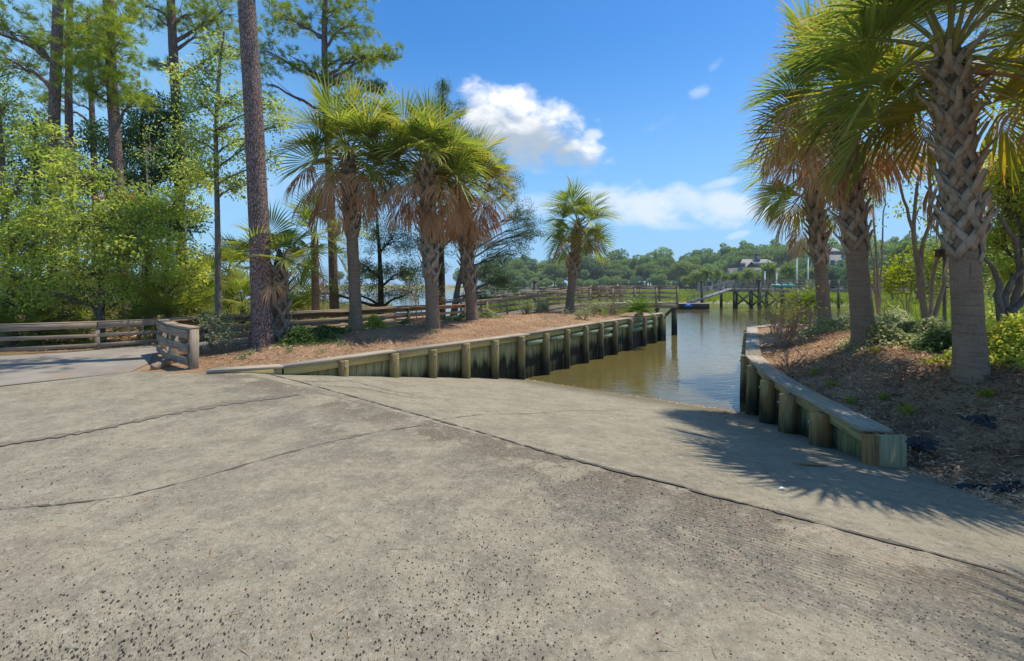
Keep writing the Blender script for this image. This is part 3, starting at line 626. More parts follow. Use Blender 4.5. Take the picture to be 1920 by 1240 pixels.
crack('crack', [(-60, 960), (0, 955), (120, 945), (240, 930), (360, 900), (480, 866), (600, 834), (700, 812), (800, 797)], 0.020, M['crack'], ap, 3, 0.004, 0.7)
crack('dirt_seam', [(-60, 842), (60, 826), (180, 806), (300, 780), (420, 758), (560, 739)], 0.09, M['seam'], ap, 4, 0.005, 0.75)
crack('crack', [(590, 722), (680, 728), (760, 745), (830, 748)], 0.02, M['crack'], rp, 5, 0.005)
crack('crack', [(800, 790), (900, 778), (990, 776), (1070, 770), (1150, 771)], 0.012, M['crack'], rp, 6, 0.005)
crack('crack', [(556, 716), (620, 716), (655, 714), (720, 730), (800, 744)], 0.018, M['crack'], rp, 7, 0.007)
# ------------------------------------------------------------------ bulkheads
def poly_at(pl, s):
    pl = np.asarray(pl, float); ln = np.concatenate([[0], np.cumsum(np.linalg.norm(np.diff(pl[:, :2], axis=0), axis=1))])
    return np.array([np.interp(s, ln, pl[:, k]) for k in range(pl.shape[1])]), ln[-1]
def s_for_u(pl, u):
    L = poly_at(pl, 0)[1]; ss = np.linspace(0, L, 1500); p = np.array([poly_at(pl, s)[0] for s in ss]); uu = 960 + F * p[:, 0] / p[:, 1]
    return ss[np.argmin(np.abs(uu - u))]
def bulkhead(name, pl, zcap, label, piles, pile_r, side, planks_mat, pile_mat, capw, wales, pile_drop, plank_from=0):
    pl3 = np.column_stack([pl, zcap]); root = empty(name, (pl[1][0], pl[1][1], -0.3), label, 'bulkhead')
    L = poly_at(pl3, 0)[1]; b = MB(); rng = RS(7)
    s = plank_from; prev = None
    while s < L - 0.02:                         # sheet piling as separate boards in one skin
        e = min(s + 0.2, L); p0 = poly_at(pl3, s)[0]; p1 = poly_at(pl3, e - 0.012)[0]
        t = nrm(p1[:2] - p0[:2]); n = np.array((-t[1], t[0])) * side
        o_ = n * (0.03 + 0.008 * rng.rand()); a = p0[:2] + o_; c = p1[:2] + o_; zt = min(p0[2], p1[2]) - 0.05
        mid = (a + c) / 2; zb = -2.2
        b.beam((*mid, zb), (*mid, zt), np.linalg.norm(c - a), 0.05, up=(n[0], n[1], 0)); s = e
    b.build('planking', planks_mat, root)
    # back-up sheet so no light leaks between boards
    k = MB()
    for i in range(len(pl) - 1):
        p0, p1 = pl3[i], pl3[i + 1]; t = nrm(p1[:2] - p0[:2]); n = np.array((-t[1], t[0])) * side * 0.085
        k.beam((*(p0[:2] + n), -1.2 + p0[2] / 2 - 0.03), (*(p1[:2] + n), -1.2 + p1[2] / 2 - 0.03), 0.03, 2.3 + p0[2] * 0)
    k.build('backing', M['dark_pile'], root)
    # cap boards
    cb = MB()
    segs = []
    for i in range(len(pl) - 1):
        a, c = pl3[i], pl3[i + 1]; n_ = max(1, int(np.linalg.norm(c - a) / 3.0))
        for q in range(n_):
            p0 = a + (c - a) * q / n_; p1 = a + (c - a) * (q + 1) / n_; segs.append((p0, p1))
    for p0, p1 in segs:
        t = nrm(p1[:2] - p0[:2]); n = np.array((-t[1], t[0], 0)) if True else 0
        off = np.array((n[0], n[1], 0)) * side * (capw / 2 - 0.14); tt = np.array((*t, 0)) * 0.035
        j = np.array((0, 0, 0.016 * (rng.rand() - .5)))
        cb.beam(p0 + off - (0, 0, 0.024) + j - tt * .5, p1 + off - (0, 0, 0.024) + j + tt, capw, 0.048)
        f = np.array((n[0], n[1], 0)) * side * (-0.055)
        cb2.beam(p0 + f - (0, 0, 0.125), p1 + f - (0, 0, 0.125), 0.045, 0.14) if wales is not None else None
    cb.build('cap', M['cap'], root)
    for pu in piles:
        u, r, kind = pu; s_ = s_for_u(pl, u); p = poly_at(pl3, s_)[0]; q = poly_at(pl3, min(s_ + .05, L))[0]; q0 = poly_at(pl3, max(s_ - .05, 0))[0]
        t = nrm(q[:2] - q0[:2]); n = np.array((-t[1], t[0])) * side; c = p[:2] - n * (r + 0.01)
        m_ = MB(); zt = p[2] - pile_drop
        zt += rng.uniform(-.035, .012); r *= rng.uniform(.9, 1.08); lean = rng.randn(2) * .012; c1 = c + lean; c = c + 0 * lean
        m_.tube([(*(c - lean), -2.3), (*c, -1.0), (*(c + lean * .5), -0.4), (*c1, zt - 0.012), (*c1, zt)], [r, r, r * .99, r * .98, r * .93], 14, cap=True, jit=.05, rng=rng)
        o = m_.build('piling', pile_mat if kind == 0 else M['pile_rust'], root, smooth=False)
        bo = MB(); bz = zt - 0.12; bo.tube([(*(c - n * (r - 0.01)), bz), (*(c - n * (r + 0.02)), bz)], [0.022, 0.022], 6, cap=True); bo.build('bolt', M['metal'], o)
    return root, pl3
cb2 = MB()
lu = [(640, .10, 0), (735, .11, 0), (805, .11, 0), (868, .11, 0), (922, .11, 0), (972, .11, 0), (1018, .11, 0), (1057, .11, 0), (1093, .11, 0), (1121, .11, 0), (1148, .11, 0), (1176, .11, 0), (1203, .11, 0), (1222, .11, 0), (1236, .11, 0)]
lroot, lw3 = bulkhead('bulkhead', LW, LWZ, 'long treated timber bulkhead holding the palm bed left of the boat ramp', lu, .11, 1, M['plank'], M['pile'], 0.27, True, 0.055, 1.25)
cb2.build('wale', M['plank'], lroot)
# short nailed stub at the start of the wall, lower wales between the far piles
sb = MB(); p = atz(523, 690, 0.0); sb.beam((p[0] - .0, p[1] + .06, -0.2), (p[0], p[1] + .06, 0.045), 0.2, 0.09, up=(0, 1, 0)); sb.build('stub_post', M['pile'], lroot)
for ua, ub, dz in [(985, 1015, -0.3), (1030, 1052, -0.3), (1068, 1090, -0.31), (1100, 1119, -0.32), (1128, 1146, -0.33), (1155, 1174, -0.33), (1182, 1201, -0.33), (1182, 1201, -0.55), (1206, 1220, -0.33), (1206, 1220, -0.55), (1128, 1146, -0.58)]:
    w2 = MB(); a = poly_at(lw3, s_for_u(LW, ua))[0]; c = poly_at(lw3, s_for_u(LW, ub))[0]; t = nrm(c[:2] - a[:2]); n = np.array((t[1], -t[0], 0)) * 0.06
    w2.beam(a + n + (0, 0, dz), c + n + (0, 0, dz), 0.09, 0.13); w2.build('wale', M['wale'], lroot)
cb2 = MB()
ru = [(1548, .135, 1), (1487, .135, 1), (1437, .125, 1), (1421, .115, 0), (1416, .11, 0), (1411, .11, 0), (1408, .11, 0), (1406.5, .11, 0), (1406, .11, 0)]
rroot, rw3 = bulkhead('bulkhead', RW, RWZ, 'short curved timber bulkhead with a wide cap right of the boat ramp', [], .13, -1, M['plank_r'], M['pile'], 0.32, True, 0.07)
cb2.build('wale', M['plank_r'], rroot)
L = poly_at(rw3, 0)[1]
for s_, r, k in [(0.95, .13, 1), (2.0, .135, 1), (3.05, .13, 1), (4.3, .12, 0), (5.5, .115, 0), (6.7, .11, 0), (7.9, .11, 0), (9.2, .11, 0), (10.4, .11, 0), (11.15, .11, 0)]:
    p = poly_at(rw3, s_)[0]; q = poly_at(rw3, s_ + .05)[0]; t = nrm(q[:2] - p[:2]); n = np.array((-t[1], t[0])); c = p[:2] + n * (r + 0.015)
    zt = p[2] - (0.06 if k == 0 else 0.075) - 0.02; m_ = MB()
    tilt = np.array((n[0] * 0.015, n[1] * .015))
    m_.tube([(*(c + tilt * 2), -2.3), (*(c + tilt), -1.0), (*c, -0.4), (*c, zt - 0.014), (*c, zt)], [r * 1.03, r * 1.02, r, r * .98, r * .92], 18, cap=True)
    o = m_.build('piling', M['pile_rust'] if k else M['pile'], rroot, smooth=False)
    bo = MB(); bz = zt - 0.13; bo.tube([(*(c + n * (r - 0.01)), bz), (*(c + n * (r + 0.02)), bz)], [0.02, 0.02], 6, cap=True); bo.build('bolt', M['metal'], o)
# closed end of the right wall: boards across, orange corner post
ez = float(RWZ[0]); e0 = np.array((*RW[0], 0)); m_ = MB()
t = nrm(RW[1] - RW[0]); n = np.array((t[1], -t[0], 0)); tt = np.array((*t, 0))
fl = e0 + np.array((-0.03, -0.07, 0)); fr = e0 + n * 0.30 + np.array((-0.02, -0.05, 0)); ft = fl + (fr - fl) * 0.83
for a, c in ((fl, fl + (fr - fl) * .80), (fl + (fr - fl) * .82, fr)):
    mid = (a + c) / 2; up = np.cross(c - a, (0, 0, 1)); m_.beam((*mid[:2], -0.95), (*mid[:2], ez - 0.05), np.linalg.norm(c - a), 0.045, up=up)
m_.build('end_board', M['end'], rroot)
m_ = MB(); c = fl + nrm(fl - fr) * 0.055 + tt * 0.02; m_.beam((*c[:2], -0.95), (*c[:2], ez - 0.055), 0.12, 0.13, up=tt); m_.build('corner_post', M['corner'], rroot)

# ------------------------------------------------------------------ fences
def fence(name, pts, zf, H, label, rails, mat, capw=0.14, post=0.10, side=1, railmat=None, skip=()):
    pts = np.asarray(pts, float); z = [zf(p) for p in pts]; root = empty(name, (pts[0][0], pts[0][1], z[0]), label, 'fence')
    for i, p in enumerate(pts):
        if i in skip: continue
        b = MB(); b.beam((p[0], p[1], z[i] - 0.4), (p[0], p[1], z[i] + H - 0.045), post, post, up=(*nrm(pts[min(i + 1, len(pts) - 1)] - pts[max(i - 1, 0)]), 0)); b.build('post', mat, root)
    for i in range(len(pts) - 1):
        a, c = pts[i], pts[i + 1]; t = nrm(c - a); n = np.array((-t[1], t[0], 0)) * side * (post / 2 + 0.022)
        A = np.array((*a, z[i])); C = np.array((*c, z[i + 1])); e = np.array((*t, 0)) * 0.02
        b = MB(); b.beam(A + (0, 0, H - 0.02) - e, C + (0, 0, H - 0.02) + e, capw, 0.042); b.build('cap_rail', railmat or mat, root)
        for q, (hh, th) in enumerate(rails):
            j = (random.random() - .5) * .02
            b = MB(); b.beam(A + n + (0, 0, hh + j), C + n + (0, 0, hh - j), 0.04, th); b.build('rail', (railmat or mat) if q == 0 else mat, root)
    return root
random.seed(5)
def dens(pl, step):
    pl = np.asarray(pl, float); L = poly_at(pl, 0)[1]; n = max(1, round(L / step)); return np.array([poly_at(pl, L * i / n)[0] for i in range(n + 1)])
of = [(-16.5, 8.6), (-14.2, 9.5), (-11.9, 10.4), (-10.2, 11.2), (-9.4, 12.2)]
fence('fence', np.concatenate([of, dens([(-8.9, 13.1), *OUTN[2:6]], 2.1)]), lambda p: h_left(np.array([p[:2]]))[0], 0.70, 'long grey three rail fence along the edge of the woods, outer side of the path', [(0.60, 0.13), (0.36, 0.09), (0.12, 0.09)], M['fence'], side=-1)
fence('fence', [(-8.03, 10.5), (-7.68, 11.6), (-6.62, 13.05), (-5.2, 14.62), (-3.85, 17.0), (-2.0, 19.4)], lambda p: h_left(np.array([p[:2]]))[0], 0.75, 'brown three rail fence between the path and the palm bed, behind the big pine', [(0.66, 0.13), (0.42, 0.09), (0.2, 0.09)], M['fence'], side=1, railmat=M['fence_red'], skip=(0,))
# short return with a mitred cap at the path mouth
wing = [(-8.03, 10.45), (-6.92, 9.3), (-6.02, 8.6)]
fence('fence', wing, lambda p: 0.0, 0.79, 'short grey fence return with three stout posts where path meets concrete', [(0.66, 0.15), (0.40, 0.14), (0.14, 0.13)], M['fence'], capw=0.2, post=0.14, side=-1)
# landscape timbers
def timber(p0, p1, w_, h_, label, mat):
    b = MB(); b.beam(p0, p1, w_, h_); o = b.build('landscape_timber', mat, loc=((p0[0] + p1[0]) / 2, (p0[1] + p1[1]) / 2, min(p0[2], p1[2]) - h_ / 2)); tag(o, label, 'timber')
timber((-6.72, 8.55, 0.045), (-6.95, 9.25, 0.045), 0.13, 0.10, 'short loose timber lying on the ground beside the fence return', M['fence'])
# ------------------------------------------------------------------ boardwalk and its pier head
def boardwalk():
    root = empty('boardwalk', (4.07, 23.6, -1.2), 'raised timber boardwalk with railings climbing to a pier head over the inlet', 'boardwalk')
    near = dens(np.column_stack([BW, BWZ]), 1.25); far = offset(BW, 1.85); far3 = dens(np.column_stack([far, BWZ]), 1.25)
    d = MB(); rng = RS(3)
    L = poly_at(np.column_stack([BW, BWZ]), 0)[1]; n = int(L / 0.145); nl = np.column_stack([BW, BWZ]); fl_ = np.column_stack([far, BWZ]); Lf = poly_at(fl_, 0)[1]
    for i in range(n):
        a = poly_at(nl, L * (i + .5) / n)[0]; c = poly_at(fl_, Lf * (i + .5) / n)[0]; d.beam(a - (0, 0, 0.02), c - (0, 0, 0.02 + 0.003 * rng.rand()), 0.135, 0.04)
    d.build('deck', M['deck'], root)
    for P in (near, far3):
        for i, p in enumerate(P):
            b = MB(); hi = p[2] + 0.86; b.beam((p[0], p[1], p[2] - 0.28), (p[0], p[1], hi), 0.10, 0.10, up=(1, 0, 0)); b.build('post', M['dock'], root)
        for i in range(len(P) - 1):
            a, c = P[i], P[i + 1]
            for hh, th, w_ in ((0.88, 0.042, 0.15), (0.78, 0.10, 0.04), (0.53, 0.09, 0.04), (0.28, 0.09, 0.04)):
                b = MB(); b.beam(a + (0, 0, hh), c + (0, 0, hh), w_, th); b.build('rail', M['dock'], root)
    a, c = near[-1], far3[-1]
    for hh, th, w_ in ((0.88, 0.042, 0.15), (0.78, 0.10, 0.04), (0.53, 0.09, 0.04), (0.28, 0.09, 0.04)):
        b = MB(); b.beam(a + (0, 0, hh), c + (0, 0, hh), w_, th); b.build('rail', M['dock'], root)
    for P in (nl, fl_):                       # stringers
        for i in range(1, len(P) - 1):
            b = MB(); b.beam(P[i] - (0, 0, 0.17), P[i + 1] - (0, 0, 0.17), 0.05, 0.25); b.build('stringer', M['dock'], root)
    for q, i in ((0, 4), (1, 5), (2, 6), (3, 7)):
        for P in (nl, fl_):
            p = P[i].copy(); ins = -0.12 if i == 7 else 0
            b = MB(); b.tube([(p[0] + ins, p[1] + .12, -2.4), (p[0] + ins, p[1] + .12, -0.6), (p[0] + ins, p[1] + .12, p[2] - 0.05)], [0.16, 0.155, 0.15], 12, cap=True); b.build('piling', M['dark_pile'], root)
    p = nl[7]; b = MB(); b.beam((p[0] - 1.0, p[1] + 0.0, -0.45), (p[0] - 0.1, p[1] + .05, 0.4), 0.06, 0.14); b.build('brace', M['dark_pile'], root)
    # bench on the pier head
    b = MB(); bz = 0.6
    for k in range(3): b.beam((4.3, 25.0 + k * .13, bz + .45), (6.3, 25.25 + k * .13, bz + .45), 0.11, 0.04)
    b.build('bench_seat', M['dock'], root)
    for k in range(5):
        b = MB(); x = 4.4 + k * .45; b.beam((x, 25.35 + .05 * k, bz), (x, 25.42 + .05 * k, bz + .92), 0.09, 0.05); b.build('bench_post', M['dock'], root)
    b = MB(); b.beam((4.2, 25.4, bz + .86), (6.4, 25.62, bz + .86), 0.04, 0.12); b.beam((4.2, 25.4, bz + .66), (6.4, 25.62, bz + .66), 0.04, 0.12); b.build('bench_back', M['dock'], root)
boardwalk()
# free-standing mooring pile just off the end of the left bulkhead
def pole(name, x, y, z0, z1, r, mat, label, cat='pile', group=None, cap=None):
    root = empty(name, (x, y, z0), label, cat, group); b = MB(); b.tube([(x, y, z0), (x, y, (z0 + z1) / 2), (x, y, z1)], [r * 1.04, r, r * .96], 12, cap=True); b.build('shaft', mat, root)
    b = MB(); b.tube([(x, y, z1), (x, y, z1 + .03), (x, y, z1 + r * 1.2)], [r * 1.1, r * 1.1, 0.01], 12); b.build('cap', cap or mat, root); return root
p = at(1241, 640, 22.2); pole('mooring_pile', p[0] + .05, p[1], -2.4, 0.02, .15, M['dark_pile'], 'blackened mooring pile just off the far end of the left bulkhead', 'mooring pile')
p = at(1316, 560, 51); pole('mooring_pile', p[0], p[1], -2.4, 1.9, .16, M['dark_pile'], 'tall dark guide pile beside the far floating dock', 'mooring pile')
p = at(1003, 560, 30); pole('mooring_pile', p[0], p[1], -2.4, 1.75, .13, M['dark_pile'], 'green tinged pile standing in the marsh behind the boardwalk ramp', 'mooring pile')
# ------------------------------------------------------------------ far dock
def far_dock():
    Y = 51.5; x0 = at(1378, 0, Y)[0]; x1 = at(1530, 0, Y)[0]; zd = 1.05
    root = empty('dock', (x0, Y, -1.15), 'far private dock on cross braced piles across the inlet', 'dock')
    b = MB()
    for i in range(int((x1 - x0) / .2)): b.beam((x0 + i * .2 + .1, Y, zd - .03), (x0 + i * .2 + .1, Y + 3.6, zd - .03), 0.19, 0.05)
    b.build('deck', M['deck'], root)
    for yy in (Y + .05, Y + 3.5):
        b = MB(); b.beam((x0, yy, zd - .2), (x1, yy, zd - .2), 0.08, 0.28); b.build('stringer', M['dock'], root)
    for k in range(6):
        x = x0 + (x1 - x0) * k / 5
        for yy in (Y + .15, Y + 3.4):
            b = MB(); b.tube([(x, yy, -2.4), (x, yy, zd - .06)], [.17, .16], 10, cap=True); b.build('piling', M['dark_pile'], root)
    for k in range(3):
        xa = x0 + (x1 - x0) * k / 5; xb = x0 + (x1 - x0) * (k + 1) / 5
        for za, zb in ((0.7, -0.9), (-0.9, 0.7)):
            b = MB(); b.beam((xa, Y - .08 + (0.05 if za > 0 else 0), za), (xb, Y - .08 + (0.05 if za > 0 else 0), zb), 0.05, 0.2); b.build('brace', M['dark_pile'], root)
    n = 12
    for k in range(n + 1):
        x = x0 + (x1 - x0) * k / n
        for yy in (Y + .1, Y + 3.5):
            b = MB(); b.beam((x, yy, zd), (x, yy, zd + 1.0), 0.1, 0.1, up=(1, 0, 0)); b.build('post', M['dock'], root)
    for yy in (Y + .1, Y + 3.5):
        for hh, th in ((1.02, .06), (0.68, .09), (0.35, .09)):
            b = MB(); b.beam((x0, yy - .06, zd + hh), (x1, yy - .06, zd + hh), 0.1 if hh > 1 else .04, th); b.build('rail', M['dock'], root)
    # kayaks racked upside down on the deck
    for k, (mat, lab) in enumerate((('teal', 'turquoise kayak lying on the far dock, nearer the rail'), ('teal', 'turquoise kayak lying on the far dock behind another kayak'))):
        xa = at(1450 + k * 18, 0, Y)[0]; kb = MB(); L_ = 2.2
        tt_ = np.linspace(0, 1, 9); pr = 0.30 * np.sin(np.pi * np.clip(tt_, .02, .98)) ** .6
        kb.tube([(xa + L_ * t_, Y + .5 + .7 * k, zd + .32 + .12 * (2 * t_ - 1) ** 2) for t_ in tt_], pr, 10); kk = empty('kayak', (xa, Y + .5 + .7 * k, zd), lab, 'kayak', 'kayaks on the far dock'); kb.build('hull', M[mat], kk, True)
        kb = MB(); kb.tube([(xa + L_ * t_, Y + .5 + .7 * k, zd + .60) for t_ in (.35, .42, .58, .65)], [.05, .16, .16, .05], 10); kb.build('cockpit_rim', M['netting'], kk)
    # walkway to the house
    wr = empty('walkway', (x1, Y + 1.5, -1.15), 'long railed walkway running from the far dock over the marsh to the right', 'walkway')
    A = np.array((x1 + .05, Y + 1.0, zd)); B = np.array((78.0, 62.0, zd)); n = 34; sd_ = np.array((-.17, 1.0, 0)) * 1.6
    b = MB(); b.beam(A + sd_ / 2 - (0, 0, .06), B + sd_ / 2 - (0, 0, .06), 1.6, 0.06); b.build('deck', M['deck'], wr)
    b = MB(); b.beam(A - (0, 0, .2), B - (0, 0, .2), .08, .26); b.build('stringer', M['dock'], wr)
    for k in range(n + 1):
        p = A + (B - A) * k / n; b = MB(); b.beam(p - (0, 0, .2), p + (0, 0, 1.0), .1, .1, up=(1, 0, 0)); b.build('post', M['dock'], wr)
        if k % 3 == 0: b = MB(); b.tube([p - (0, 0, 3.2), p - (0, 0, .1)], [.15, .14], 8, cap=True); b.build('piling', M['dark_pile'], wr)
    for off in (0, 1):
        for hh in (1.02, .68, .35):
            b = MB(); b.beam(A + sd_ * off + (0, 0, hh), B + sd_ * off + (0, 0, hh), .06, .09); b.build('rail', M['dock'], wr)
    # gangway and float
    fx0, fx1 = 18.0, 21.3
    fr = empty('floating_dock', (19.6, 50.0, WATER), 'low floating dock at the foot of the far gangway', 'floating dock')
    b = MB()
    for k in range(16): b.beam((fx0 + .1 + k * .207, 49.0, -.52), (fx0 + .1 + k * .207, 51.4, -.52), .195, .06)
    b.build('deck', M['deck'], fr)
    b = MB(); b.beam((fx0, 50.2, -.85), (fx1, 50.2, -.85), 2.3, 0.55); b.build('float', M['dark_pile'], fr)
    o = MB(); o.tube([(18.55, 49.05, -.75), (18.8, 49.0, -.72), (19.15, 49.0, -.72), (19.4, 49.05, -.75)], [.06, .16, .16, .06], 8); o = o.build('fender', M['blue'], loc=(18.95, 49, -.75), smooth=True); tag(o, 'blue fender hanging on the side of the far floating dock', 'fender')
    gr = empty('gangway', (19.8, 50.3, -.49), 'sloping grey gangway with thin handrails from dock to float', 'gangway')
    A = np.array((19.7, 50.2, -.44)); B = np.array((x0 - .03, Y + .6, zd - .0))
    b = MB(); b.beam(A + (0, .4, 0), B + (0, .4, 0), 1.0, .14); b.build('deck', M['gangway'], gr)
    for off in (-.12, .92):
        for hh in (.98, .5):
            b = MB(); b.beam(A + (0, off, hh), B + (0, off, hh), .045, .045); b.build('rail', M['gangway'], gr)
        for k in range(7):
            p = A + (B - A) * k / 6 + (0, off, 0); b = MB(); b.beam(p, p + (0, 0, .98), .04, .04, up=(1, 0, 0)); b.build('post', M['gangway'], gr)
    p = at(1424, 0, Y - .2); pole('mooring_pile', p[0], p[1], -2.4, 2.0, .2, M['dark_pile'], 'greenish pile standing against the front of the far dock', 'mooring pile')
    for u, vt, lab in ((1434, 510, 'short white boat lift post nearest the left end of the far dock'), (1456, 511, 'short white boat lift post second from the left on the far dock'), (1494, 484, 'tall white boat lift post on the far dock, left of two'), (1515, 484, 'tall white boat lift post on the far dock beside the palm trunk, right of two')):
        p = at(u, vt, Y + 4.2); pole('boat_lift_post', p[0], p[1], -2.4, p[2], .075, M['white'], lab, 'boat lift post', 'white posts on the far dock')
far_dock()
# distant pier on the left river
def left_pier():
    Y = 62.0; xa = at(515, 0, Y)[0]; xb = at(622, 0, Y)[0]; zd = 1.6 - (562 - HV) / F * Y
    root = empty('pier', (xa, Y, WATER), 'distant grey pier with railing seen behind the left palms', 'pier')
    b = MB(); b.beam((xa, Y, zd - .1), (xb, Y, zd - .1), 2.0, .2); b.build('deck', M['gangway'], root)
    for hh in (.85, .45):
        b = MB(); b.beam((xa, Y - .9, zd + hh), (xb, Y - .9, zd + hh), .07, .08); b.build('rail', M['gangway'], root)
    for k in range(13):
        x = xa + (xb - xa) * k / 12; b = MB(); b.beam((x, Y - .9, zd), (x, Y - .9, zd + .9), .08, .08, up=(1, 0, 0)); b.build('post', M['gangway'], root)
        if k % 3 == 0: b = MB(); b.tube([(x, Y, -2.4), (x, Y, zd - .15)], [.16, .15], 8); b.build('piling', M['dark_pile'], root)
    p = at(583, 549, Y + 2.0)
    br = empty('boat', (p[0], p[1], zd), 'small white boat with a red cover on the distant left pier', 'boat')
    b = MB(); L_ = 3.0; tt_ = np.linspace(0, 1, 9); b.tube([(p[0] - 2.2 + L_ * t_, p[1], p[2] - .1 + .25 * (1 - t_) ** 2) for t_ in tt_], .05 + .32 * np.sin(np.pi * np.clip(tt_, .03, .9)) ** .7, 10); b.build('hull', M['white'], br, True)
    b = MB(); b.tube([(p[0] - .1 + .16 * k, p[1], p[2] + .32) for k in range(6)], [.1, .26, .32, .32, .26, .1], 10); b.build('cover', M['red'], br, True)
    b = MB(); b.tube([(p[0] - .5, p[1], zd), (p[0] - .5, p[1], p[2] - .15)], [.08, .08], 8); b.build('stand', M['dark_pile'], br)
left_pier()
# ------------------------------------------------------------------ palms
def frond_mesh(name, elev, seed, dead=False, R=0.95, pet=0.80, nseg=42, collapse=1.0):
    """costapalmate leaf: arched petiole, then a fan of folded segments with drooping split tips; petiole runs along +x"""
    rng = RS(seed); b = MB(); e = math.radians(elev)
    n = 8; p = np.zeros(3); d = np.array((math.cos(e), 0, math.sin(e))); path = [p.copy()]; ds = pet / (n - 1)
    bend = 0.5 if not dead else 0.9
    for i in range(n - 1):
        p = p + d * ds; d = nrm(d + np.array((0, 0, -1)) * bend * ds * (0.4 + 0.6 * abs(math.cos(math.asin(np.clip(d[2], -1, 1)))))); path.append(p.copy())
    path = np.array(path); lat = np.array((0, 1.0, 0)); nor = nrm(np.cross(nrm(np.gradient(path, axis=0)), lat) * -1)
    nor = np.where(nor[:, 2:3] < -0.3, -nor, nor)
    b.ribbon(path, nor, np.linspace(.05, .022, n), np.linspace(.022, .012, n), 0.5)
    petm = b; b = MB()
    # costa
    cl = 0.38 * R; cp = [p.copy()]; cd = [d.copy()]; q = p.copy(); dd = d.copy()
    for i in range(8):
        q = q + dd * cl / 8; dd = nrm(dd + np.array((0, 0, -1)) * (1.1 if not dead else 0.6) * cl / 8 * 1.6); cp.append(q.copy()); cd.append(dd.copy())
    cp = np.array(cp); cd = np.array(cd)
    phimax = math.radians(128 if not dead else 100 * collapse)
    dphi = 2 * phimax / nseg
    for k in range(nseg):
        ph = -phimax + (k + .5) * dphi + rng.randn() * .012; t = max(0.0, 1 - abs(ph) / math.radians(75)); t = t ** 1.2 * 8; i = min(int(t), 7); f = t - i
        o = cp[i] * (1 - f) + cp[i + 1] * f; ax = nrm(cd[i] * (1 - f) + cd[i + 1] * f)
        up = nrm(np.cross(ax, lat)); up = up if up[2] > 0 or abs(up[2]) < .05 else -up
        fold = 0.34 if not dead else -0.25
        sd_ = nrm(lat * math.copysign(1, ph) + up * fold)
        dr = nrm(ax * math.cos(ph) + sd_ * abs(math.sin(ph)))
        L = R * (1.0 - 0.28 * (abs(ph) / phimax) ** 2) * (0.9 + .2 * rng.rand()); L *= (1 - 0.15 * t / 8)
        m = 6; pts = [o.copy()]; dirs = [dr.copy()]; x = o.copy(); c = dr.copy(); gdr = (0.55 + .5 * rng.rand()) if not dead else (1.6 + .9 * rng.rand())
        for j in range(m):
            x = x + c * L / m; tt = (j + 1) / m
            c = nrm(c + np.array((0, 0, -1)) * gdr * max(0, tt - (.38 if not dead else .1)) * .55 + rng.randn(3) * (.015 if not dead else .06)); pts.append(x.copy()); dirs.append(c.copy())
        pts = np.array(pts); dirs = np.array(dirs); s_ = np.linspace(0, L, m + 1)
        wd = np.minimum(2 * (s_ + .004) * math.tan(dphi * .56), 0.054 * R * np.clip((1 - s_ / L) / .58, 0.04, 1) + .0015)
        if dead: wd *= 0.8
        tang = nrm(np.cross(up * np.ones((m + 1, 1)), dirs)); nn = np.cross(dirs, tang)
        V = np.stack([pts - tang * wd[:, None] / 2, pts - nn * wd[:, None] * .22, pts + tang * wd[:, None] / 2], 1).reshape(-1, 3)
        Fq = []
        for j in range(m):
            for a in (0, 1): Fq.append((j * 3 + a, j * 3 + a + 1, j * 3 + 4 + a, j * 3 + 3 + a))
        b.add(V, Fq, None, rng.rand(), np.repeat(s_ / L, 3))
    nv = petm.n; pm = petm; pm.add(np.concatenate(b.V), np.concatenate(b.F), None, np.concatenate(b.var), np.concatenate(b.al))
    npf = len(pm.F[0]); me = pm.mesh(name)
    me.materials.append(M['petiole'] if not dead else M['frond_dead']); me.materials.append(M['frond'])
    idx = np.ones(len(me.polygons), dtype=np.int32); idx[:npf] = 0; me.polygons.foreach_set('material_index', idx)
    return me
ELEV = [78, 60, 42, 24, 6, -14, -32]
GREEN = {}; YELL = {}; DEAD = {}
for i, e in enumerate(ELEV):
    for q in range(2):
        me = frond_mesh('frond', e, 100 + i * 5 + q, R=1.0 + .06 * q); GREEN[(i, q)] = me
        if i >= 3:
            m2 = me.copy(); m2.materials[1] = M['frond_yellow']; YELL[(i, q)] = m2
for i, e in enumerate([-2, -22, -45, -68]):
    for q in range(2):
        me = frond_mesh('dead_frond', e, 300 + i * 5 + q, True, R=.9, pet=.82, nseg=36, collapse=[1.0, .9, .7, .55][i]); me.materials[1] = M['frond_dead']; DEAD[(i, q)] = me

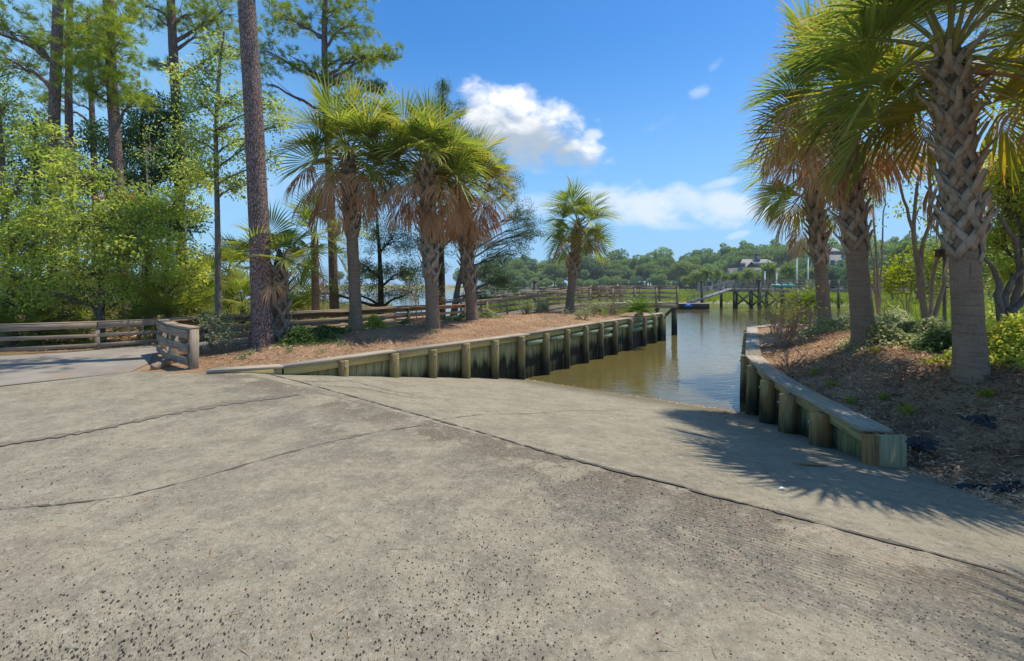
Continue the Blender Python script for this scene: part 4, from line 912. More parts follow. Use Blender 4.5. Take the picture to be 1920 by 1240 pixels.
def boots(rf, axis, z0, z1, n, seed, scale=1.0, stub=1.0):
    """cut leaf bases wrapped round the trunk: each an inverted Y of two straps under a short stub"""
    b = MB(); rng = RS(seed); ga = math.radians(137.5)
    for i in range(n):
        t = i / max(n - 1, 1); z = z0 + (z1 - z0) * t; th = i * ga + rng.randn() * .06
        S = scale * (0.9 + .2 * rng.rand()); w_ = 0.075 * S; out_ = .10 * S * stub * (0.6 + .9 * rng.rand()) * (0.75 + .7 * t); vr = rng.rand()
        def pt(dth, dz, dr):
            zz = z + dz; c = axis(zz); r = rf(zz) + dr; return np.array((c[0] + r * math.cos(th + dth), c[1] + r * math.sin(th + dth), zz)), np.array((math.cos(th + dth), math.sin(th + dth), -.25))
        r0 = rf(z); da = 0.17 * S / max(r0, .12)
        for sg in (-1, 1):
            P = [pt(sg * da, -.20 * S, .005), pt(sg * da * .62, -.09 * S, .022), pt(sg * da * .22, .03 * S, .045), pt(sg * .02, .10 * S, .055 + .012 * sg)]
            b.ribbon([p for p, _ in P], [q for _, q in P], [w_ * 1.0, w_ * 1.05, w_, w_ * .85], [.022, .034, .04, .034], vr)
        P = [pt(0, .03 * S, .05), pt(0, .11 * S, .06 + out_ * .35), pt(rng.randn() * .05, .21 * S, .06 + out_), pt(rng.randn() * .07, .27 * S, .07 + out_ * 1.3)]
        k = 3 if rng.rand() < .35 else 4
        b.ribbon([p for p, _ in P[:k]], [q for _, q in P[:k]], [w_ * 1.1, w_ * .95, w_ * .72, w_ * .55][:k], [.028, .028, .022, .016][:k], vr)
    return b
def palm(base, top, r0, r1, boot_z, label, ngreen=24, ndead=10, scale=1.0, seed=1, nboot=46, yellow=0.2, azc=None, dead_az=None, low=-1.0, name='palm_tree', group=None, bscale=1.0, young=False, dtop=0.0, noboot=False, clear=False, xdead=()):
    rng = RS(seed); base = np.asarray(base, float); top = np.asarray(top, float)
    root = empty(name, base, label, 'palm', group)
    def axis(z):
        t = np.clip((z - base[2]) / (top[2] - base[2]), 0, 1); return (base[:2] + (top[:2] - base[:2]) * (t ** 1.15))
    def rf(z):
        t = np.clip((z - base[2]) / (top[2] - base[2]), 0, 1); fl = 0.16 * r0 * math.exp(-max(z - base[2], 0) / .25); return r0 + (r1 - r0) * t + fl
    zz = np.linspace(base[2] - .25, top[2] + .1, 22); b = MB(); b.tube([(*axis(z), z) for z in zz], [rf(z) * (1 if z < boot_z else .92) for z in zz], 20, jit=.03, rng=rng)
    b.build('trunk', M['palm_trunk'], root, True)
    if not noboot:
        boots(rf, axis, boot_z, top[2] + .05, nboot, seed + 5, bscale).build('boot_cover', M['boot'], root)
    # fibrous heart
    b = MB(); c = axis(top[2]); b.tube([(*c, top[2] - .35), (*c, top[2]), (*c, top[2] + .3), (*c, top[2] + .5)], [r1 * 1.15, r1 * 1.05, r1 * .6, .03], 14, jit=.25, rng=rng); b.build('crown_shaft', M['fiber'], root)
    ga = math.radians(137.5); a0 = rng.rand() * 6.28
    off = top - base
    for i in range(ngreen):
        t = (i + .5) / ngreen; el = 82 - (82 + 34 * (1 if low < 0 else 0)) * t ** 0.85 if low < 0 else 82 - (82 - low) * t ** .85
        el += rng.randn() * 6; az_ = a0 + i * ga; cd_ = math.atan2(-base[1], -base[0])
        if clear and abs((az_ - cd_ + math.pi) % (2 * math.pi) - math.pi) < .6 and el < 40: el = 48
        k = int(np.argmin([abs(el - e) for e in ELEV])); az = a0 + i * ga + rng.randn() * .12
        yl = t > .55 and rng.rand() < yellow and k >= 3
        me = (YELL if yl else GREEN)[(k, rng.randint(2))]
        s_ = scale * (0.88 + .24 * rng.rand()); dz = .28 - .32 * t
        o = inst('frond', me, root, tuple(off + np.array((math.cos(az) * r1 * .5, math.sin(az) * r1 * .5, dz))), (rng.randn() * .18, rng.randn() * .08, az), s_)
        if yl: o['label'] = 'yellowing fan frond'
    for i in range(ndead):
        az = (a0 + i * ga * 1.03 + rng.randn() * .3); cd_ = math.atan2(-base[1], -base[0])
        if clear and abs((az - cd_ + math.pi) % (2 * math.pi) - math.pi) < .9: az += 1.9
        k = rng.choice(4, p=[.3, .3, .25, .15]); s_ = scale * (.8 + .3 * rng.rand())
        o = inst('dead_frond', DEAD[(k, rng.randint(2))], root, tuple(off + np.array((math.cos(az) * r1 * .8, math.sin(az) * r1 * .8, -.10 - .35 * rng.rand() + dtop))), (rng.randn() * .25, rng.randn() * .1, az), s_)
        o['label'] = 'brown hanging dead frond'
    for az, k, s_, dz in xdead:
        o = inst('dead_frond', DEAD[(k, rng.randint(2))], root, tuple(off + np.array((math.cos(az) * r1 * .8, math.sin(az) * r1 * .8, dz))), (rng.randn() * .2, rng.randn() * .08, az), scale * s_)
        o['label'] = 'brown hanging dead frond'
    return root
def P(u, v, Y): return at(u, v, Y)
# left bed
b1 = at(668, 614, 13.0); palm(b1, at(652, 300, 13.0), .165, .15, b1[2] + 2.75, 'palm with a bare lower trunk nearest the big pine, brown fronds hanging both sides', 34, 14, 1.06, 11, 44, .12, bscale=1.15, low=2, xdead=[(3.3, 0, 1.15, .05), (3.0, 1, 1.1, -.1), (3.7, 0, 1.1, .0), (3.5, 2, 1.0, -.3), (-.15, 0, 1.1, .05), (-.5, 1, 1.1, -.05), (-.9, 2, 1.0, -.25), (4.3, 2, .9, -.3)])
b2 = at(812, 612, 13.4); palm(b2, at(798, 318, 13.4), .20, .165, b2[2] + 1.55, 'middle palm of the left cluster, thick trunk with long crosshatched upper half', 36, 13, 1.06, 12, 60, .12, bscale=1.25, low=2, xdead=[(-.4, 2, 1.0, -.3), (-.9, 3, 1.05, -.35), (-1.3, 3, 1.0, -.3), (3.7, 2, 1.0, -.3)])
b3 = at(886, 603, 15.6); palm(b3, at(862, 352, 15.6), .20, .17, b3[2] + 1.25, 'slightly leaning palm on the right of the left cluster, yellowing skirt', 36, 16, 1.1, 13, 54, .6, bscale=1.25, low=1, xdead=[(-.3, 0, 1.1, 0), (-.7, 1, 1.1, -.1), (0.1, 1, 1.1, -.15), (-1.1, 2, 1.0, -.3), (3.6, 2, 1.0, -.3)])
b4 = at(1067, 589, 21.2); palm(b4, at(1085, 428, 21.2), .21, .17, b4[2] + 1.9, 'lone palm beside the boardwalk railing, left of the open water', 27, 6, 1.05, 14, 44, .12, bscale=1.2)
# small booted palm hard against the pine
b5 = at(524, 642, 11.3); palm(b5, (b5[0], b5[1], at(0, 505, 11.3)[2]), .17, .15, b5[2] + .0, 'short stout palm wrapped in dry boots, touching the right side of the big pine', 12, 1, .72, 15, 34, .1, bscale=1.15, low=15)
b6 = at(592, 604, 17.5); palm(b6, at(590, 452, 17.5), .14, .13, 9.0, 'slim palm with a bare trunk in tall grass behind the fence', 13, 3, 1.0, 16, 0, .1, noboot=True)
# right bed
r1b = at(1820, 694, 6.0); r1b[2] -= .02; palm(r1b, at(1782, 118, 6.1), .165, .135, 2.10, 'biggest palm on the right, thick bare lower trunk and bold crosshatched boots above', 38, 4, 1.16, 21, 60, .35, bscale=1.05, clear=True)
r2b = at(1620, 651, 8.7); palm(r2b, at(1577, 195, 8.7), .19, .14, 2.35, 'leaning palm between two others on the right, dead fronds hanging to its left', 28, 12, 1.02, 22, 56, .5, bscale=1.05, clear=True, low=3, xdead=[(2.7, 0, 1.15, .1), (3.1, 0, 1.2, .0), (3.5, 0, 1.1, .12), (3.3, 1, 1.15, -.15), (2.9, 1, 1.1, -.2), (3.7, 2, 1.0, -.35), (5.4, 3, 1.0, -.3), (4.1, 3, 1.0, -.35)])
r3b = at(1546, 606, 13.0); palm(r3b, at(1524, 335, 13.0), .165, .16, 2.3, 'farthest and slimmest palm of the right bank, half hidden behind the leaning one', 26, 7, 1.08, 23, 50, .15, bscale=1.3)
pz = np.array((5.8, 1.6)); palm((*pz, land_z(*pz)), (5.35, 1.55, 5.5), .19, .17, 2.4, 'palm just right of the view whose crown shades the near corner of concrete', 30, 3, 1.0, 24, 44, .2)
# saw palmettos and young palms low in the woods: a stub of trunk with fans near the ground
def palmetto(u, v, Y, s, n, seed, label, hgt=.3, group='palmettos under the trees'):
    rng = RS(seed); p = at(u, v, Y); z = land_z(p[0], p[1]); root = empty('palmetto', (p[0], p[1], z), label, 'palmetto', group)
    b = MB(); b.tube([(p[0], p[1], z - .1), (p[0], p[1], z + hgt * .6), (p[0] + .03, p[1], z + hgt)], [.13 * s, .12 * s, .07 * s], 10, jit=.25, rng=rng); b.build('trunk', M['fiber'], root)
    a0 = rng.rand() * 6
    for i in range(n):
        k = rng.choice([0, 1, 1, 2, 2, 3, 3, 4]); az = a0 + i * 2.4
        inst('frond', GREEN[(k, rng.randint(2))], root, (0, 0, hgt), (rng.randn() * .2, rng.randn() * .1, az), s * (.8 + .35 * rng.rand()))
for q, (u, v, Y, s, n, h_, lab) in enumerate([
    (28, 640, 13.2, 1.0, 12, .3, 'palmetto behind the left end of the long fence'), (75, 640, 14.0, 1.0, 11, .3, 'palmetto just left of the slim pine by the fence'),
    (160, 640, 14.5, .9, 9, .2, 'palmetto in deep shade right of the slim pine'), (295, 640, 14.0, .85, 11, .4, 'palmetto behind the fence left of the fence return'),
    (350, 640, 14.2, .85, 13, .5, 'glossy palmetto behind the fence right of the fence return'), (385, 630, 15.5, .8, 11, 1.2, 'taller palmetto left of the slim grey trunk'),
    (455, 630, 14.2, .85, 13, .9, 'bushy palmetto directly left of the big pine'), (428, 620, 17.0, .95, 12, 2.2, 'tall young palmetto with arching fans left of the big pine'),
    (562, 610, 18.5, .9, 8, .4, 'small palmetto in the grass right of the booted palm')]):
    palmetto(u, v, Y, s, n, 40 + q, lab, h_)
# sago palms
def sago(p, s, n, hgt, seed, label):
    rng = RS(seed); p = np.asarray(p, float); root = empty('sago_palm', p, label, 'sago palm'); b = MB()
    b.tube([p - (0, 0, .1), p + (0, 0, hgt * .4), p + (0, 0, hgt * .8), p + (0, 0, hgt)], [.17 * s, .19 * s, .17 * s, .05], 12, jit=.35, rng=rng); b.build('trunk', M['boot'], root)
    for i in range(n):
        f = MB(); az = i * 2.4; el = math.radians(70 - 62 * i / n + rng.randn() * 4); L = s * (.75 + .25 * rng.rand()); d = np.array((math.cos(az) * math.cos(el), math.sin(az) * math.cos(el), math.sin(el))); x = p + (0, 0, hgt); pts = [x.copy()]
        for j in range(12): x = x + d * L / 12; d = nrm(d + np.array((0, 0, -.075))); pts.append(x.copy())
        pts = np.array(pts); f.tube(pts, np.linspace(.012, .004, 13), 4)
        ti = np.linspace(1.5, 11.9, 46); C = np.stack([np.interp(ti, np.arange(13), pts[:, k]) for k in range(3)], 1); tg = nrm(np.gradient(C, axis=0)); sd_ = nrm(np.cross(tg, (0, 0, 1.0)))
        for sg in (-1, 1):
            dd = nrm(sd_ * sg + tg * .55 + np.cross(sd_, tg) * .35); ln = .17 * s * np.sin(np.pi * np.clip(np.linspace(.12, 1.0, 46), 0, .97)) ** .5
            f.leaves(C, ln[:, None] * 1.2, .016 * s, rng, .2, dd, .05)
        f.build('frond', M['sago'], root)
sp = at(1198, 596, 19.8); sp[2] = .12; sago(sp, 1.0, 34, .28, 3, 'low sago palm spreading over the far end of the left bulkhead')
sp = at(1512, 598, 15.3); sp[2] = .35; sago(sp, .95, 40, .52, 4, 'bright green sago palm with a shaggy trunk in front of the farthest right palm')
# ------------------------------------------------------------------ trees
def curve_pts(a, b, n, rng, wob=.06, sag=0.0):
    a = np.asarray(a, float); b = np.asarray(b, float); t = np.linspace(0, 1, n)[:, None]; L = np.linalg.norm(b - a)
    w_ = np.cumsum(rng.randn(n, 3), axis=0) * wob * L / n ** .5 * .5; w_ -= t * w_[-1]
    return a + (b - a) * t + w_ * (1 if n > 2 else 0) + np.array((0, 0, 1)) * sag * L * np.sin(np.pi * t)
def tree(name, trunk, rad, blobs, label, cat='tree', leaf='leaf_bright', bark='bark', L=.08, W=.045, per=26, tips=60, tip_r=.30, seed=1, group=None, attach=None, twig=.012, limb=.35, up=.6, sparse=1.0, wob=.10, base_flare=.25, sides=12, smooth=True, needles=None):
    """trunk: polyline; blobs: (centre, rx, ry, rz[, leaf material]) reached by limbs, each filled with twigs and leaves"""
    rng = RS(seed); trunk = np.asarray(trunk, float); base = trunk[0]
    root = empty(name, base, label, cat, group)
    tt = np.linspace(0, 1, len(trunk)); ti = np.linspace(0, 1, 26); pts = np.stack([np.interp(ti, tt, trunk[:, k]) for k in range(3)], 1)
    for k in range(2): pts[1:-1] = .25 * pts[:-2] + .5 * pts[1:-1] + .25 * pts[2:]
    rr = np.interp(ti, [0, 1], rad); rr = rr * (1 + base_flare * np.exp(-ti * np.linalg.norm(trunk[-1] - trunk[0]) / .22)); pts[0] = base - (0, 0, .25)
    b = MB(); b.tube(pts, rr, sides, jit=.05, rng=rng); b.build('trunk', M[bark], root, smooth)
    LB = {}; bb = MB()
    for q, bl in enumerate(blobs):
        c = np.asarray(bl[0], float); R = np.array(bl[1:4], float); lm = bl[4] if len(bl) > 4 else leaf; k = bl[5] if len(bl) > 5 else 1.0
        # limb leaves the trunk below its blob
        zt = np.clip(c[2] - np.linalg.norm((c - pts[-1])[:2]) * .45 - .2 * R[2], base[2] + .15 * (pts[-1][2] - base[2]), pts[-1][2])
        i = int(np.argmin(np.abs(pts[:, 2] - zt))) if attach is None else attach
        i = max(i, 2); r_ = min(rr[i] * .55, .035 + .022 * np.linalg.norm(c - pts[i]))
        lp = curve_pts(pts[i], c + (rng.rand(3) - .5) * R * .6, 9, rng, wob, .06); bb.tube(lp, np.linspace(r_, r_ * limb, 9), 6)
        n = int(tips * k); D = nrm(rng.randn(n, 3)) * (rng.rand(n, 1) ** .42); T = c + D * R
        T = T[rng.rand(len(T)) < sparse + (1 - sparse) * .2]
        for j in range(0, len(T)):
            s_ = lp[rng.randint(3, 9)]
            if j % 2 == 0: bb.tube(curve_pts(s_, T[j], 4, rng, .14, .03), np.array([1, .8, .55, .3]) * (twig + .003 * np.linalg.norm(T[j] - s_)), 3)
        n_ = len(T) * per; C = np.repeat(T, per, axis=0); dl = nrm(rng.randn(n_, 3)); ro = rng.rand(n_, 1) ** .6
        C2 = C + dl * ro * tip_r * np.array((1, 1, .55))
        lb = LB.setdefault(lm, MB()); cv = np.repeat(rng.rand(len(T)), per) * .45 + rng.rand(n_) * .55
        if needles:                                    # bottle-brush tufts at the twig ends
            m_ = needles; T2 = np.repeat(T, per, axis=0) + rng.randn(n_, 3) * tip_r * .6 * np.array((1, 1, .5)); d0 = nrm(rng.randn(n_, 3) * np.array((1, 1, .5)) + (0, 0, .45) + (T2 - c) / R.max() * .7)
            lb.leaves(np.repeat(T2, m_, axis=0), L, W, rng, .0, np.repeat(d0, m_, axis=0), .55, np.repeat(cv, m_), .05)
        else: lb.leaves(C2, L, W, rng, up, dl + np.array((0, 0, -.25)), .6, cv)
    if bb.n: bb.build('branches', M[bark], root, True)
    for lm, mb in LB.items(): mb.build('foliage', M[lm], root)
    return root
def bl(u, v, Y, ru, rv, mat=None, k=1.0, dy=None):
    s_ = Y / F; t = (at(u, v, Y), ru * s_, (dy if dy else max(ru, rv) * s_ * .9), rv * s_)
    return t + ((mat,) if mat else (None,)) + (k,) if mat else t
def B(lst, mat, k=1.0): return [(at(u, v, Y), ru * Y / F, max(ru, rv) * Y / F * .85, rv * Y / F, mat, kk * k) for (u, v, Y, ru, rv, kk) in lst]
def gz(u, Y): x = (u - 960) / F * Y; return np.array((x, Y, land_z(x, Y)))
def up_trunk(u0, Y, *uv): return [gz(u0, Y)] + [at(u, v, Y + (dy[0] if dy else 0)) for (u, v, *dy) in uv]
PINE = dict(cat='pine tree', leaf='needle', bark='pine_bark', L=.24, W=.015, per=3, tips=36, tip_r=.24, needles=26, limb=.3, wob=.16, twig=.012)
# the big bare pine
tree('pine_tree', up_trunk(492, 10.7, (487, 450), (476, 220), (462, 0), (446, -300), (436, -620)), (.235, .15), B([(380, -560, 10.7, 150, 90, 1), (520, -640, 10.7, 160, 90, 1), (420, -760, 10.7, 140, 90, 1), (430, -230, 10.4, 110, 30, 1), (540, -270, 11.0, 110, 30, 1), (330, -210, 10.7, 90, 30, .8)], 'needle'), 'big bare pine trunk with flaky purplish bark standing in the bed', seed=31, base_flare=.5, sides=20, **PINE)
tree('pine_tree', up_trunk(105, 15.5, (100, 420), (102, 200), (110, 0), (114, -260)), (.19, .13), B([(40, 70, 15.5, 90, 50, 1), (-20, 30, 15.0, 60, 60, .6), (160, 60, 15.0, 60, 60, .8), (60, -60, 15.5, 120, 60, 1), (20, 120, 16, 60, 30, .6), (150, 130, 15.5, 45, 35, .5), (130, -220, 15.5, 160, 90, .8)], 'needle'), 'straight reddish pine nearest the left edge, trunk rising past the leafy understory', seed=32, **PINE)
tree('pine_tree', up_trunk(140, 17.5, (134, 380), (128, 190), (130, 60), (132, -40)), (.15, .09), B([(140, 110, 17.5, 60, 45, .8), (100, 60, 17.5, 60, 40, .7), (170, 30, 17.5, 70, 40, .7)], 'needle'), 'thin pine standing just right of the straight reddish pine', seed=33, **PINE)
tree('pine_tree', up_trunk(238, 16.0, (221, 340), (210, 160), (203, 0), (198, -200)), (.19, .14), B([(205, 60, 15.2, 55, 40, 1), (200, 140, 15.2, 50, 45, 1), (175, 165, 15.2, 60, 40, .8), (240, 30, 16, 40, 40, .5), (215, 90, 15, 60, 30, .6), (190, -120, 16, 140, 60, .8), (250, 190, 15.5, 40, 30, .4)], 'needle'), 'leaning pine left of centre in the woods with bright needle tufts across its trunk', seed=34, **PINE)
tree('pine_tree', up_trunk(345, 19.0, (333, 240), (325, 100), (320, 0), (316, -200)), (.20, .13), B([(300, 40, 19, 40, 30, .6), (360, 20, 19, 60, 30, .9), (400, 60, 19.5, 70, 40, 1), (440, 100, 19, 60, 40, .8), (300, 120, 19, 30, 25, .4), (360, -40, 19, 100, 50, 1), (270, 15, 19, 30, 15, .3), (430, 20, 19, 60, 40, .8)], 'needle'), 'bluish grey pine with long bare side limbs, left of the big pine', seed=35, **PINE)
tree('pine_tree', up_trunk(628, 19.5, (622, 420), (612, 200), (608, 100), (610, -60)), (.20, .10), B([(620, 30, 19.5, 60, 40, 1.1), (670, 50, 19.5, 40, 45, .8), (690, 110, 19.5, 50, 18, .8), (730, 98, 19.5, 28, 14, .4), (640, 110, 19.5, 50, 25, .7), (590, 130, 19.5, 40, 20, .5), (560, 45, 19.5, 45, 25, .5), (700, 165, 19.5, 30, 14, .5), (650, 150, 19.5, 60, 16, .6), (520, 25, 19.5, 40, 40, .7), (640, -30, 19.5, 90, 40, 1), (545, 110, 19.0, 20, 30, .3), (490, 90, 19, 30, 40, .5), (500, 150, 19, 20, 30, .3)], 'needle'), 'open crowned pine rising above the palms, thin limbs against the blue sky', seed=36, **dict(PINE, tips=46, tip_r=.24))
tree('pine_tree', up_trunk(182, 21, (178, 350), (170, 150), (166, 20)), (.15, .08), B([(170, 80, 21, 60, 50, .9), (120, 180, 21, 50, 40, .6), (230, 130, 21, 40, 40, .5), (60, 190, 21, 60, 40, .6)], 'needle'), 'shaded pine deep in the woods between two nearer pine trunks', seed=37, **PINE)
# broadleaf understory
BR = dict(leaf='leaf_bright', bark='bark', L=.105, W=.055, per=15, tips=70, tip_r=.23)
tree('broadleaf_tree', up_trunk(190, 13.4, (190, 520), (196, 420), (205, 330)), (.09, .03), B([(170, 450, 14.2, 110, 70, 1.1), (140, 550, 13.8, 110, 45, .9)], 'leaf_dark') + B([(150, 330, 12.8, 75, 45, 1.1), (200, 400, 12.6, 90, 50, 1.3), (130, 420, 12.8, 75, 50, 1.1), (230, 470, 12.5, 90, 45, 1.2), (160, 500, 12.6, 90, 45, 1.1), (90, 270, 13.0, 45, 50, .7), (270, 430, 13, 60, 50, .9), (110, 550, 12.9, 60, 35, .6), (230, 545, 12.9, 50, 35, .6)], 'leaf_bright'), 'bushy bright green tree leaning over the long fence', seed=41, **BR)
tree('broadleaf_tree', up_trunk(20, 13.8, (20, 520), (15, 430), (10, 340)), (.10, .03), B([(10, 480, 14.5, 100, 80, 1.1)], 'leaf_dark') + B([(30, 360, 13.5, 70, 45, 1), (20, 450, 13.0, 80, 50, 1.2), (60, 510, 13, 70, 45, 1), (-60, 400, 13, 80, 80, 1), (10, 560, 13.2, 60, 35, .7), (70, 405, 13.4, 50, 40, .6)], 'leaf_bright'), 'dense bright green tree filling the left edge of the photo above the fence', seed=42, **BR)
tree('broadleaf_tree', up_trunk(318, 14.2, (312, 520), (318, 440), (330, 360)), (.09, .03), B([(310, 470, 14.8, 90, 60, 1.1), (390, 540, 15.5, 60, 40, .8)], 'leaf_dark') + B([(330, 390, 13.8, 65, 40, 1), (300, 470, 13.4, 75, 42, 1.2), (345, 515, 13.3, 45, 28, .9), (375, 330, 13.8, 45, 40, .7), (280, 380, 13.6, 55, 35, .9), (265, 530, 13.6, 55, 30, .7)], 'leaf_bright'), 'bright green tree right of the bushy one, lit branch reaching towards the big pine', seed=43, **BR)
tree('broadleaf_tree', up_trunk(16, 17.0, (10, 400), (0, 250), (-8, 150)), (.14, .05), B([(10, 200, 17, 40, 40, .7), (5, 270, 17, 50, 45, .9), (-40, 180, 17, 60, 90, 1), (15, 130, 17, 40, 30, .4)], 'leaf_light'), 'pale green tree at the extreme left, upper crown against the sky', seed=44, **dict(BR, L=.11))
tree('broadleaf_tree', up_trunk(410, 13.2, (408, 420), (404, 250), (412, 120), (420, 60)), (.085, .03), B([(395, 130, 13.2, 50, 30, .45), (440, 190, 13.2, 45, 30, .5), (380, 190, 13.2, 50, 30, .5), (430, 245, 13.2, 60, 30, .6), (370, 260, 13.2, 45, 30, .5), (465, 280, 12.9, 40, 30, .4), (395, 320, 13.2, 50, 28, .5), (510, 200, 13.3, 30, 22, .3), (520, 240, 13.3, 25, 20, .25), (445, 345, 13.2, 45, 25, .4), (410, 90, 13.2, 40, 25, .3), (350, 150, 13.2, 35, 25, .3), (505, 300, 13.3, 25, 20, .2)], 'leaf_light'), 'slender tree with airy pale leaves left of the big pine', seed=45, **dict(BR, L=.095, tips=70, per=16, tip_r=.32))
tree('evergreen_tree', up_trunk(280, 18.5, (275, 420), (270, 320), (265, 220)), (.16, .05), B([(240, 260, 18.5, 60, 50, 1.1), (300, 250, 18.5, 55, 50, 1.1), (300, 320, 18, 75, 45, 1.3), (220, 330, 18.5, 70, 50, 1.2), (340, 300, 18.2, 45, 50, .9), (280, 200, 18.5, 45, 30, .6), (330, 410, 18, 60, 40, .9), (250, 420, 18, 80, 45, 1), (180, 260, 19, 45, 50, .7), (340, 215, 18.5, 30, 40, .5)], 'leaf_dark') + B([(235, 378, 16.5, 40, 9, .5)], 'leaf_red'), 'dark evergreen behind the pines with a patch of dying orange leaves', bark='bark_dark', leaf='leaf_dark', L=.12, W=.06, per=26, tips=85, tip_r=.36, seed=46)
tree('evergreen_tree', up_trunk(70, 20.0, (70, 400), (66, 300), (64, 230)), (.15, .05), B([(60, 250, 20, 50, 45, 1), (90, 300, 20, 50, 50, 1), (40, 330, 20, 60, 50, 1), (120, 340, 19.5, 50, 60, 1), (30, 420, 19, 70, 60, 1), (110, 450, 19, 90, 60, 1.2)], 'leaf_dark'), 'dark evergreen far left between pine trunks and pale crown', bark='bark_dark', leaf='leaf_dark', L=.12, W=.06, per=24, tips=80, tip_r=.36, seed=47)
tree('evergreen_tree', up_trunk(200, 21.5, (200, 560), (200, 500), (200, 470)), (.15, .05), B([(60, 540, 21, 110, 60, 1.2), (180, 540, 21, 110, 60, 1.2), (300, 540, 21.5, 90, 55, 1.2), (-60, 540, 20, 90, 70, 1.0), (380, 530, 22, 50, 45, .7)], 'leaf_dark'), 'low dark thicket deep in the woods behind the palmettos', cat='thicket', bark='bark_dark', leaf='leaf_dark', L=.13, W=.07, per=26, tips=90, tip_r=.42, seed=48)
for q, (u, Y, du, vt, lab) in enumerate([(58, 14.6, 8, 330, 'thin crooked sapling at far left behind the palmettos'), (152, 14.2, -14, 300, 'thin pale sapling between the slim pine and the bushy tree'), (262, 15.2, 16, 280, 'thin grey sapling leaning right in front of the dark evergreen'), (352, 14.8, -6, 250, 'thin straight sapling right of the bright tree with the lit branch')]):
    tree('sapling', up_trunk(u, Y, (u + du * .4, 500), (u + du, 400), (u + du * .7, vt)), (.045, .018), B([(u + du, vt, Y, 40, 40, .5), (u + du - 20, vt + 70, Y, 30, 25, .3), (u + du + 24, vt + 110, Y, 30, 25, .3)], 'leaf_light'), lab, 'sapling', seed=140 + q, leaf='leaf_light', L=.09, W=.045, per=9, tips=40, tip_r=.25, bark='bark_tan', twig=.008)
# cedars behind the palms
CE = dict(leaf='leaf_cedar', bark='bark_dark', L=.085, W=.022, per=42, tips=80, tip_r=.26, up=.1, twig=.01)
tree('cedar_tree', up_trunk(714, 20.0, (714, 540), (712, 480), (706, 400)), (.16, .05), B([(700, 440, 20, 35, 40, .9), (745, 450, 20, 45, 35, .9), (670, 500, 19.6, 25, 40, .5), (700, 515, 19.6, 40, 35, .8), (755, 510, 19.6, 40, 30, .8), (650, 545, 19.6, 40, 25, .4), (720, 550, 19.5, 50, 18, .45), (770, 550, 19.6, 40, 18, .35), (580, 555, 20, 40, 25, .35)], 'leaf_cedar'), 'dark cedar with a black trunk between the first two palms', 'cedar tree', seed=51, **CE)
cb_ = up_trunk(828, 20.5, (828, 520), (826, 400), (830, 260), (830, 150))
tree('cedar_tree', cb_, (.19, .03), B([(830, 165, 20.5, 10, 18, .35), (830, 200, 20.5, 16, 18, .45), (862, 205, 20.5, 9, 16, .2), (835, 245, 20.5, 32, 30, .8), (850, 310, 20.5, 50, 40, 1), (790, 330, 20.5, 40, 40, .8), (850, 440, 20, 60, 40, 1.0), (790, 450, 20, 45, 40, .8), (800, 510, 20, 40, 30, .6)], 'leaf_cedar'), 'tall cedar with a pointed top showing above the palm crowns', 'cedar tree', seed=52, **CE)
tree('cedar_tree', up_trunk(850, 22.0, (858, 540), (872, 480), (880, 430)), (.17, .06), B([(955, 350, 22, 28, 36, .8), (970, 400, 22, 32, 30, .8), (985, 440, 22, 36, 22, .7), (950, 470, 22, 50, 25, .9), (920, 510, 22, 45, 28, .9), (950, 530, 22, 30, 22, .6), (890, 450, 22, 40, 30, .8), (905, 550, 22, 30, 14, .4), (1000, 420, 22, 20, 18, .3), (940, 320, 22, 16, 30, .4)], 'leaf_cedar'), 'leaning reddish trunked cedar with boughs reaching right towards the river', 'cedar tree', seed=53, **dict(CE, bark='bark'))
# thin bare shrub between palms
def bare_shrub(name, p, n, hgt, spread, label, seed, mat='bark_tan', r=.014, leaf=None, nl=0, cat='shrub', lf=(.05, .03), levels=3, lean=(0, 0)):
    rng = RS(seed); p = np.asarray(p, float); root = empty(name, p, label, cat); b = MB(); tips = []
    def grow(a, d, L, r_, lev):
        e = a + d * L; c = curve_pts(a, e, 5, rng, .2); b.tube(c, np.linspace(r_, r_ * .62, 5), 5 if r_ > .015 else 4)
        if lev == 0: tips.append(e); return
        for k in range(rng.randint(2, 4)):
            dd = nrm(d + rng.randn(3) * .42 + (0, 0, .12)); grow(c[rng.randint(2, 5)], dd, L * (.55 + .3 * rng.rand()), r_ * .6, lev - 1)
    for i in range(n):
        az = rng.rand() * 6.28; d = nrm(np.array((math.cos(az) * spread + lean[0], math.sin(az) * spread + lean[1], 1.0))); grow(p + np.array((math.cos(az), math.sin(az), 0)) * .05 - (0, 0, .06), d, hgt * (.35 + .2 * rng.rand()), r * (.7 + .5 * rng.rand()), levels)
    b.build('stems', M[mat], root, True)
    if leaf:
        T = np.array(tips); C = np.repeat(T, nl, axis=0) + rng.randn(len(T) * nl, 3) * .07; f = MB(); f.leaves(C, lf[0], lf[1], rng, .5); f.build('foliage', M[leaf], root)
    return root
p = gz(788, 17.8); bare_shrub('shrub', p, 5, 2.2, .35, 'leafless pale shrub between the two nearest palms of the left cluster', 61, 'bark_tan', .022, 'leaf_grey', 4)
p = gz(1468, 11.0); bare_shrub('shrub', p, 20, 1.45, .42, 'twiggy grey shrub with few yellow leaves at the edge of the right bank', 62, 'bark_tan', .016, 'leaf_yellow', 2)
p = gz(1490, 8.6); bare_shrub('shrub', p, 3, .55, .5, 'small leafless sprig in the mulch in front of the twiggy grey shrub', 63, 'bark_tan', .013)
p = gz(420, 10.3); bare_shrub('shrub', p, 9, .85, .45, 'wispy pale green shrub beside the fence left of the big pine', 64, 'bark_tan', .008, 'leaf_grey', 8)
